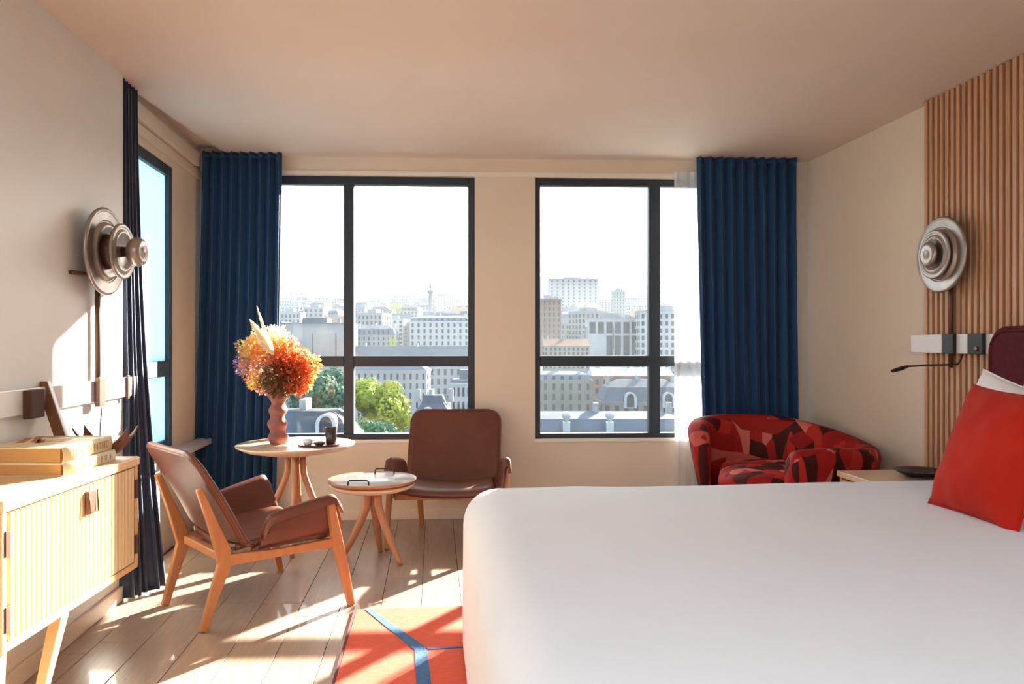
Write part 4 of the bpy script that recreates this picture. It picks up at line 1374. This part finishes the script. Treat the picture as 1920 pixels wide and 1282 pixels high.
def building_meshes(w_, d_, h_, floors, bays, dbays, wall, roofm, roof='mansard', rh=4.0, seed=0, dorm=True, wide=0.42):
    """returns list of (name, mesh, kind); base at z=0, front face at y=-d/2"""
    rr = random.Random(seed)
    res = []
    m = MB(); m.box2((-w_ / 2, -d_ / 2, -14), (w_ / 2, d_ / 2, h_))
    m.box2((-w_ / 2 - 0.25, -d_ / 2 - 0.25, h_ - 0.5), (w_ / 2 + 0.25, d_ / 2 + 0.25, h_ - 0.1))
    res.append(('wall', m.mesh('wall', wall), None))
    m = MB()
    if roof == 'mansard':
        i1 = min(1.6, d_ * 0.15) if rh < 4.3 or w_ > 16 else 2.0
        a = [(-w_ / 2, -d_ / 2), (w_ / 2, -d_ / 2), (w_ / 2, d_ / 2), (-w_ / 2, d_ / 2)]
        b = [(-w_ / 2 + i1, -d_ / 2 + i1), (w_ / 2 - i1, -d_ / 2 + i1), (w_ / 2 - i1, d_ / 2 - i1), (-w_ / 2 + i1, d_ / 2 - i1)]
        c = [(-w_ / 2 + d_ * 0.35, -0.3), (w_ / 2 - d_ * 0.35, -0.3), (w_ / 2 - d_ * 0.35, 0.3), (-w_ / 2 + d_ * 0.35, 0.3)]
        if w_ < 16 or w_ < d_: c = [(p[0] * 0.75, p[1] * 0.75) for p in b]
        elif False: c = [(-0.3, -0.3), (0.3, -0.3), (0.3, 0.3), (-0.3, 0.3)]
        vs = [(*p, h_) for p in a] + [(*p, h_ + rh * 0.65) for p in b] + [(*p, h_ + rh) for p in c]
        fs = [(3, 2, 1, 0), (8, 9, 10, 11)] + [(i, (i + 1) % 4, 4 + (i + 1) % 4, 4 + i) for i in range(4)] + [(4 + i, 4 + (i + 1) % 4, 8 + (i + 1) % 4, 8 + i) for i in range(4)]
        m.add(vs, fs)
    elif roof == 'gable':
        vs = [(-w_ / 2 - .3, -d_ / 2 - .3, h_), (w_ / 2 + .3, -d_ / 2 - .3, h_), (w_ / 2 + .3, d_ / 2 + .3, h_), (-w_ / 2 - .3, d_ / 2 + .3, h_), (-w_ / 2, 0, h_ + rh), (w_ / 2, 0, h_ + rh)]
        m.add(vs, [(3, 2, 1, 0), (0, 1, 5, 4), (2, 3, 4, 5), (1, 2, 5), (3, 0, 4)])
    else:
        m.box2((-w_ / 2 - 0.1, -d_ / 2 - 0.1, h_), (w_ / 2 + 0.1, d_ / 2 + 0.1, h_ + 0.5))
        m.box2((-w_ * 0.2, -d_ * 0.2, h_ + 0.5), (w_ * 0.15, d_ * 0.25, h_ + 2.6))
    res.append(('roof', m.mesh('roof', roofm), None))
    m = MB()
    fh = (h_ - 1.0) / floors
    def row(n, L_, put):
        for f_ in range(-3 if wide > 0.02 else 0, floors):
            for k in range(n):
                c_ = -L_ / 2 + L_ * (k + 0.5) / n
                put(c_, f_ * fh + fh * 0.5 + 0.5, L_ / n * wide, fh * 0.62)
    row(bays, w_, lambda c_, z, ww, hh: m.box((c_, -d_ / 2, z), (ww, 0.3, hh)))
    row(dbays, d_, lambda c_, z, ww, hh: (m.box((-w_ / 2, c_, z), (0.3, ww, hh)), m.box((w_ / 2, c_, z), (0.3, ww, hh))))
    if roof == 'mansard' and dorm:
        for k in range(bays):
            c_ = -w_ / 2 + w_ * (k + 0.5) / bays
            if abs(c_) < w_ / 2 - 1.5:
                m.box((c_, -d_ / 2 + 0.7, h_ + rh * 0.28), (w_ / bays * 0.35, 1.2, rh * 0.4))
    res.append(('windows', m.mesh('windows', C['window']), 'stuff'))
    m = MB()
    if roof != 'flat':
        for k in range(rr.choice((2, 3))):
            x = (-0.42 + 0.42 * k) * w_ + rr.uniform(-1, 1)
            m.box((x, rr.uniform(-0.1, 0.2) * d_, h_ + rh * 0.8 + 0.7), (0.8, 3.0 if k % 2 else 1.6, 2.6))
    else:
        m.box((w_ * 0.3, 0, h_ + 1.4), (1.2, 1.2, 1.8))
    res.append(('chimney', m.mesh('chimney', C['pale']), None))
    return res

def place(meshes, name, label, cat, X, Y, z, rz, group=None, s=(1, 1, 1)):
    root = thing(name, label, cat, (X, Y, z), rz, group)
    root.scale = s
    for n, me, kind in meshes:
        o = bpy.data.objects.new(n, me)
        COL.objects.link(o); o.parent = root
        if kind: o['kind'] = kind
    return root

landmarks = []   # (px0, px1, ytop, ybottom, Y)
def lm(px0, px1, ytop, ybot, Y):
    landmarks.append((px0, px1, ytop, ybot, Y))
def landmark(label, px0, px1, ytop, ybot, Y, d_, floors, bays, wall, roofm, roof='mansard', rh=3.0, rz=0.0, wide=0.42, seed=0, dorm=True, name='building', cat='building'):
    X = PX((px0 + px1) / 2, Y); w_ = (px1 - px0) / F * Y
    ztop = CAMZ - (ytop - CY) / F * Y
    zb = CAMZ - (ybot - CY) / F * Y
    h_ = ztop - zb - (rh if roof != 'flat' else 0)
    ms = building_meshes(w_, d_, h_, floors, bays, max(2, int(d_ / 4)), wall, roofm, roof, rh, seed, dorm, wide)
    r_ = place(ms, name, label, cat, X, Y + d_ / 2, zb, rz)
    lm(px0 - 4, px1 + 4, ytop, ybot, Y)
    return r_, w_, h_, d_

# right window landmarks
landmark('old stone building with tall dark windows seen low in the right window', 985, 1112, 696, 775, 235, 12, 3, 8, C['stone'], C['zinc'], 'mansard', 2.5, rz=R(-3), wide=0.32)
r_, w_, h_, d_ = landmark('pavilion with blue mansard roof and white arched dormers low in the right window', 1128, 1290, 712, 800, 190, 13, 2, 9, C['stone'], C['zinc'], 'mansard', 5.2, rz=R(2), dorm=False)
def dormer(root, x, y, z, s):
    pts = [(-1, 0), (1, 0), (1, 1.6)] + [(math.cos(PI * k / 8), 1.6 + math.sin(PI * k / 8)) for k in range(1, 8)] + [(-1, 1.6)]
    m = MB(); n = len(pts)
    vs = [(x + p[0] * s, y, z + p[1] * s) for p in pts] + [(x + p[0] * s, y + 2.2 * s, z + p[1] * s) for p in pts]
    m.add(vs, [tuple(range(n)), tuple(range(2 * n - 1, n - 1, -1))] + [(i, n + i, n + (i + 1) % n, (i + 1) % n) for i in range(n)])
    o = m.build('dormer', C['white'], root)
    m = MB()
    pts2 = [(p[0] * 0.62, 0.15 + p[1] * 0.85) for p in pts]
    vs = [(x + p[0] * s, y - 0.08, z + p[1] * s) for p in pts2] + [(x + p[0] * s, y + 0.1, z + p[1] * s) for p in pts2]
    m.add(vs, [tuple(range(n)), tuple(range(2 * n - 1, n - 1, -1))] + [(i, n + i, n + (i + 1) % n, (i + 1) % n) for i in range(n)])
    m.build('dormer_window', C['window'], o)
dormer(r_, PX(1180, 190) - r_.location.x, -d_ / 2 - 0.3, h_ - 1.6, 1.5)
dormer(r_, PX(1252, 190) - r_.location.x, -d_ / 2 - 0.3, h_ - 1.6, 1.5)
landmark('long low hall with pale curved roof behind the blue mansard roof', 1110, 1262, 689, 726, 255, 14, 1, 10, C['brick'], C['white'], 'gable', 2.6, rz=R(2))
# framed portico building
Yp = 360
rp_, wp, hp, dp = landmark('modern white building with a colonnade of tall framed openings in the right window', 1103, 1198, 596, 668, Yp, 16, 1, 1, C['white'], C['pale'], 'flat', 0, wide=0.01)
u = wp / 6
for k in range(6):
    x = -wp / 2 + u * (k + 0.5)
    m = MB(); m.box((x, -dp / 2, hp * 0.76), (u * 0.70, 0.5, hp * 0.30)); m.build('opening', C['window'], rp_)
    if k > 1:
        m = MB(); m.box((x, -dp / 2, hp * 0.30), (u * 0.70, 0.5, hp * 0.52)); m.build('opening', C['window'], rp_)
landmark('white apartment block with rows of small windows beside the white colonnade building', 1200, 1300, 583, 668, 345, 14, 6, 9, C['white'], C['pale'], 'flat', 0, wide=0.45)
landmark('pale slab tower standing above the haze in the right window', 1030, 1122, 522, 600, 800, 22, 12, 9, C['pale'], C['pale'], 'flat', 0, wide=0.3)
landmark('slim pale tower right of the slab tower', 1150, 1172, 545, 610, 640, 12, 10, 4, C['pale'], C['pale'], 'flat', 0, wide=0.3)
landmark('brick-red apartment towers at the left edge of the right window', 1008, 1052, 560, 660, 420, 14, 9, 5, C['brick'], C['pale'], 'flat', 0, wide=0.35)
landmark('low brown-roofed block below the slab tower', 1020, 1105, 634, 668, 330, 16, 2, 10, C['stone'], C['tile'], 'gable', 3.0)
# near ornate roof at the bottom of the right window
Yr = 130
rn, wn, hn, dn = landmark('grey zinc roof with white stone finials at the bottom of the right window', 960, 1300, 776, 860, Yr, 12, 2, 16, C['stone'], C['zinc'], 'mansard', 2.6, dorm=False)
for px in (1062, 1143, 1225):
    x = PX(px, Yr) - rn.location.x
    m = MB()
    m.box((x, -dn / 2 - 0.3, hn + 0.6), (1.2, 1.0, 1.6))
    m.lathe([(0.0, 1.4), (0.35, 1.4), (0.25, 1.7), (0.75, 2.2), (0.85, 2.7), (0.5, 3.0), (0.0, 3.2)], 12, c=(x, -dn / 2 - 0.3, hn))
    m.build('finial', C['white'], rn)
# left window landmarks
Yq = 150
rq, wq, hq, dq = landmark('slate mansard pavilion roof with white finial behind the rear lounge chair', 768, 850, 742, 830, Yq, 9, 2, 5, C['stone'], C['slate'], 'mansard', 4.4, dorm=False)
m = MB(); m.lathe([(0.0, 0.0), (0.4, 0.0), (0.3, 0.6), (0.8, 1.3), (0.7, 1.8), (0.0, 2.0)], 12, c=(PX(802, Yq) - rq.location.x, -dq / 2 + 0.2, hq + 0.4)); m.build('finial', C['white'], rq)
landmark('tall thin pale stone facade with narrow windows right of the slate pavilion', 846, 892, 716, 830, 165, 10, 4, 5, C['white'], C['zinc'], 'flat', 0, wide=0.4)
landmark('long pale facade with a row of dark windows behind the yellow-green tree', 655, 800, 683, 735, 235, 12, 2, 12, C['pale'], C['zinc'], 'mansard', 1.6, dorm=False, wide=0.3)
landmark('long curved-looking grey roofed block across the left window', 655, 905, 648, 690, 300, 14, 1, 20, C['pale'], C['zinc'], 'gable', 4.0, rz=R(-2))
landmark('large blank grey-white hall with tall flat side wall in the left window', 520, 652, 606, 690, 310, 20, 1, 3, C['pale'], C['zinc'], 'flat', 0, wide=0.05)
landmark('white apartment block with window rows in the upper left window, right pane', 768, 880, 590, 650, 400, 16, 4, 10, C['white'], C['zinc'], 'mansard', 3.0, wide=0.35)
landmark('blue-grey roofed terrace left of the white apartment block', 660, 742, 608, 650, 380, 14, 2, 9, C['pale'], C['zinc'], 'mansard', 5.0, wide=0.3)
# dormer-arch building seen through the lower left pane, behind the table
rd, wd_, hd2, dd_ = landmark('blue-grey roof with white arched stone dormer behind the vase and cups', 470, 655, 772, 860, 95, 8, 2, 8, C['white'], C['zinc'], 'mansard', 3.0, dorm=False)
dormer(rd, PX(612, 95) - rd.location.x, -dd_ / 2 - 0.4, hd2 - 0.4, 1.25)
# column monument
Yc = 720
mon = thing('monument_column', 'tall thin monument column on the skyline in the left window', 'monument', (PX(807, Yc), Yc, terr(Yc) - 2))
zt_ = CAMZ + (640 - 526) / F * Yc - (terr(Yc) - 2)
m = MB(); m.lathe([(0.0, 0.0), (3.6, 0.0), (3.6, 6.0), (1.8, 8.0), (1.5, zt_ - 11), (3.0, zt_ - 10), (3.0, zt_ - 8.5), (1.3, zt_ - 8), (0.0, zt_ - 6)], 20); m.build('column', C['slate'], mon)
m = MB(); m.lathe([(0.0, zt_ - 8), (1.1, zt_ - 6), (0.5, zt_ - 3), (0.2, zt_), (0.0, zt_ + 0.2)], 10); m.build('statue', C['slate'], mon)
lm(800, 815, 526, 575, Yc)

# generic town: individual buildings, sharing the meshes of a few types
types = []
ks = [(24, 13, 13, 5, 9, C['stone'], C['zinc'], 'mansard', 4.0), (30, 14, 14, 5, 11, C['pale'], C['zinc'], 'mansard', 4.2), (18, 12, 15, 5, 6, C['stone'], C['slate'], 'mansard', 4.5),
      (26, 14, 12, 4, 9, C['pale'], C['tile'], 'gable', 4.0), (22, 15, 17, 6, 8, C['white'], C['pale'], 'flat', 0), (34, 13, 13, 4, 13, C['stone'], C['zinc'], 'gable', 4.4),
      (20, 13, 14, 5, 7, C['brick'], C['slate'], 'gable', 4.6), (16, 14, 22, 7, 6, C['pale'], C['pale'], 'flat', 0)]
for i, k in enumerate(ks):
    types.append((k[0], k[2] + k[8], building_meshes(k[0], k[1], k[2], k[3], k[4], 4, k[5], k[6], k[7], k[8], i)))
rc = random.Random(21)
town = []
count = 0
foot = [(PX(742, 600), 600, 9, 9), (PX(736, 330), 330, 7, 7), (PX(807, 720), 720, 6, 6)]
far = {}
Yv = 205.0
adj = ['stone-walled', 'pale rendered', 'narrow stone', 'pale tile-roofed', 'white flat-roofed', 'long zinc-gabled', 'brick-walled', 'tall pale flat-roofed']
def blocked(px0, px1, top, Y, dY=16):
    for (a, b, yt, yb, Yl) in landmarks:
        if px1 > a and px0 < b:
            if abs(Y - Yl) < 26 and Y < 700: return True
            if Y < Yl and top < min(yb - 6, yt + 42 if Yl > 500 else yb - 6): return True
    return False
while Yv < 1900:
    px_lo, px_hi = 100, 1800
    px = px_lo + rc.uniform(0, 40)
    while px < px_hi:
        ti = rc.randrange(len(types))
        if Yv > 900 and ti in (7,): ti = 0
        wt, ht, ms = types[ti]
        sc = rc.uniform(0.85, 1.15)
        if Yv > 800: sc *= 1.15
        wpx = wt * sc / Yv * F
        Yb = Yv + rc.uniform(-8, 8)
        g = terr(Yb)
        rzv = rc.choice((0, 0, R(12), R(-15), R(90), R(25), R(-35)))
        zsc = rc.uniform(0.85, 1.15)
        top = CY - (g + ht * zsc - CAMZ) / Yb * F
        ca_b, sa_b = abs(math.cos(rzv)), abs(math.sin(rzv))
        hx = (wt * sc * ca_b + 14 * sc * sa_b) / 2; hy = (14 * sc * ca_b + wt * sc * sa_b) / 2
        cxb, cyb = PX(px + wpx / 2, Yb), Yb + 7
        clash = any(abs(cxb - a) < (hx + c) * 1.06 and abs(cyb - b) < (hy + d) * 1.04 for a, b, c, d in foot)
        if not clash and not blocked(px, px + wpx, top, Yb) and not (905 < px + wpx / 2 < 990):
            foot.append((cxb, cyb, hx, hy))
            if count < 330 and 490 < px + wpx / 2 < 1300:
                pc = px + wpx / 2
                where = 'left pane, left window' if pc < 653 else 'right pane, left window' if pc < 950 else 'wide pane, right window' if pc < 1229 else 'narrow pane, right window'
                band = 'below transom' if top > 690 else 'above transom' if top > 625 else 'halfway to skyline' if top > 580 else 'under skyline'
                rt = place(ms, 'town_building', None, 'building', cxb, cyb, g, rzv, None, (sc, sc, zsc))
                town.append([rt, ti, (cxb, cyb, g, rzv, sc, zsc), pc, band, where, ht])
                count += 1
            else:
                far.setdefault(ti, []).append((cxb, cyb, g, rzv, sc, zsc))
        px += wpx * (0.72 if rzv else 1.0) * rc.uniform(1.0, 1.25) + 1
    Yv *= 1.075 if Yv < 600 else 1.085
# trees
def tree(label, px, py, rpx, Y, material, n, seed, squash=0.95, group=None):
    rr = random.Random(seed)
    c = P(px, py, Y); r0 = rpx / F * Y
    g = terr(Y)
    root = thing('tree', label, 'tree', (c.x, Y, g), 0, group)
    cz = c.z - g
    m = MB(); m.tube([(0, 0, -1), (0.2, 0, cz * 0.5), (0, 0, cz)], [r0 * 0.09, r0 * 0.07, r0 * 0.03], 8); m.build('trunk', C['trunk'], root)
    m = MB()
    blobs = [(Vector((rr.uniform(-0.6, 0.6), rr.uniform(-0.6, 0.6), rr.uniform(-0.55, 0.6))) * r0, rr.uniform(0.35, 0.55) * r0) for _ in range(16)]
    for i in range(n):
        b, br = blobs[i % 16]
        d = Vector((rr.gauss(0, 1), rr.gauss(0, 1), rr.gauss(0, 1))).normalized()
        p = Vector((0, 0, cz)) + b + d * br * rr.uniform(0.8, 1.05)
        t1_ = d.cross(Vector((rr.gauss(0, 1), rr.gauss(0, 1), rr.gauss(0, 1)))).normalized()
        t2_ = (d.cross(t1_) + d * 0.5 * rr.uniform(-1, 1)).normalized()
        s_ = r0 * 0.055 * rr.uniform(0.6, 1.3)
        m.add([p - t1_ * s_, p - t2_ * s_, p + t1_ * s_, p + t2_ * s_], [(0, 1, 2, 3)])
    o = m.build('foliage', material, root, fix=False); o['kind'] = 'stuff'
    return root
tree('round yellow-green tree low in the left window beside the slate pavilion', 716, 765, 55, 128, C['leaf1'], 6000, 1)
tree('yellow-green tree behind the window mullion, left of the round one', 672, 738, 40, 146, C['leaf1'], 3500, 2)
tree('large dark blue-green tree behind the vase and bouquet', 590, 752, 66, 125, C['leaf2'], 7000, 3)
tree('dark blue-green tree low beneath the yellow-green trees', 700, 828, 47, 114, C['leaf2'], 2200, 5)
tree('small olive tree between rooftops in the right pane of the left window', 742, 578, 14, 600, C['leaf1'], 500, 6)
tree('small olive tree below the blue-grey roofed terrace', 736, 640, 12, 330, C['leaf1'], 500, 7)

# which town houses can be made out: the rest go into the joined mass of roofs
bpy.context.view_layer.update()
dg = bpy.context.evaluated_depsgraph_get()
origin = Vector((0, 0, CAMZ))
def sees(pt, root):
    d = (pt - origin).normalized()
    o_ = origin.copy()
    for _ in range(8):
        hit, loc, nrm, idx, ob, mt = scene.ray_cast(dg, o_, d)
        if not hit: return False
        r = ob
        while r.parent: r = r.parent
        if r == root: return True
        if ob.name.startswith('pane') or r.name.startswith('sheer'):
            o_ = loc + d * 0.002
            continue
        return False
    return False
keep = {}
for rt, ti, par, pc, band, where, ht in town:
    wt = types[ti][0]
    n = 0
    Mx = Matrix.Translation(par[:3]) @ Matrix.Rotation(par[3], 4, 'Z') @ Matrix.Diagonal((par[4], par[4], par[5], 1))
    for zf in (0.35, 0.6, 0.8, 0.97):
        for xf in (-0.42, -0.2, 0.0, 0.2, 0.42):
            n += sees(Mx @ Vector((xf * wt, 0, zf * ht)), rt)
    if n >= 2:
        keep.setdefault((adj[ti], band, where), []).append((pc, rt))
    else:
        far.setdefault(ti, []).append(par)
        for ch in list(rt.children): bpy.data.objects.remove(ch)
        bpy.data.objects.remove(rt)
ORD = ['leftmost', 'second', 'third', 'fourth', 'fifth', 'sixth', 'seventh', 'eighth', 'ninth', 'tenth', 'eleventh', 'twelfth', 'thirteenth', 'fourteenth', 'fifteenth', 'sixteenth', 'seventeenth', 'eighteenth']
for (a_, band, where), lst in keep.items():
    lst.sort(key=lambda q: q[0])
    for i, (pc, rt) in enumerate(lst):
        rt['group'] = a_ + ' town buildings ' + band + ', ' + where
        if len(lst) == 1:
            rt['label'] = 'only %s town building %s, %s' % (a_, band, where)
        else:
            rt['label'] = '%s %s town building %s, %s' % (ORD[min(i, 17)] if i == 0 else ORD[min(i, 17)] + ' from left,', a_, band, where)
mm = {'wall': MB(), 'roof': MB()}
for ti, lst in far.items():
    for (X, Y, g, rz_, sc, zsc) in lst:
        T = Matrix.Translation((X, Y, g)) @ Matrix.Rotation(rz_, 4, 'Z') @ Matrix.Diagonal((sc, sc, zsc, 1))
        for n, me, kind in types[ti][2]:
            if n in mm:
                mm[n].add([T @ v.co for v in me.vertices], [tuple(p.vertices) for p in me.polygons])
ft = None
nw = len(mm['wall'].f)
allm = MB()
allm.add(mm['wall'].v, mm['wall'].f)
allm.add(mm['roof'].v, mm['roof'].f)
o = allm.build('town_rooftops', C['pale'], None, fix=False)
o.data.materials.append(C['zinc'])
for k, p_ in enumerate(o.data.polygons):
    if k >= nw: p_.material_index = 1
tag(o, 'mass of hazy roofs of the town between and behind the nearer houses', 'rooftops', kind='stuff')
# haze lying over the town (real scattering volume, below the sun's path to the room)
hz = MB()
xs = 2600
y0_, y1_ = 80, 3300
vs = []
for Y, hw in ((y0_, 160), (y1_, 3300)):
    zt2 = -3.5 + 0.102 * (Y - 80)
    for (x, z) in ((-hw, -70), (hw, -70), (hw, zt2), (-hw, zt2)):
        vs.append((x, Y, z))
hz.add(vs, [(0, 1, 2, 3), (7, 6, 5, 4), (0, 4, 5, 1), (1, 5, 6, 2), (2, 6, 7, 3), (3, 7, 4, 0)])
hm = bpy.data.materials.new('town_haze')
hm.use_nodes = True
t = hm.node_tree
t.nodes.remove(t.nodes['Principled BSDF'])
vsn = t.nodes.new('ShaderNodeVolumeScatter')
vsn.inputs['Color'].default_value = (0.078, 0.082, 0.085, 1)
vsn.inputs['Density'].default_value = 0.0019
vsn.inputs['Anisotropy'].default_value = 0.2
t.links.new(vsn.outputs[0], t.nodes['Material Output'].inputs['Volume'])
try:
    hm.cycles.homogeneous_volume = True
except Exception:
    pass
ho = hz.build('haze', hm)
tag(ho, 'pale morning haze lying over the town beyond the windows', 'haze', kind='stuff')
ho.location = (0, 0, 0)
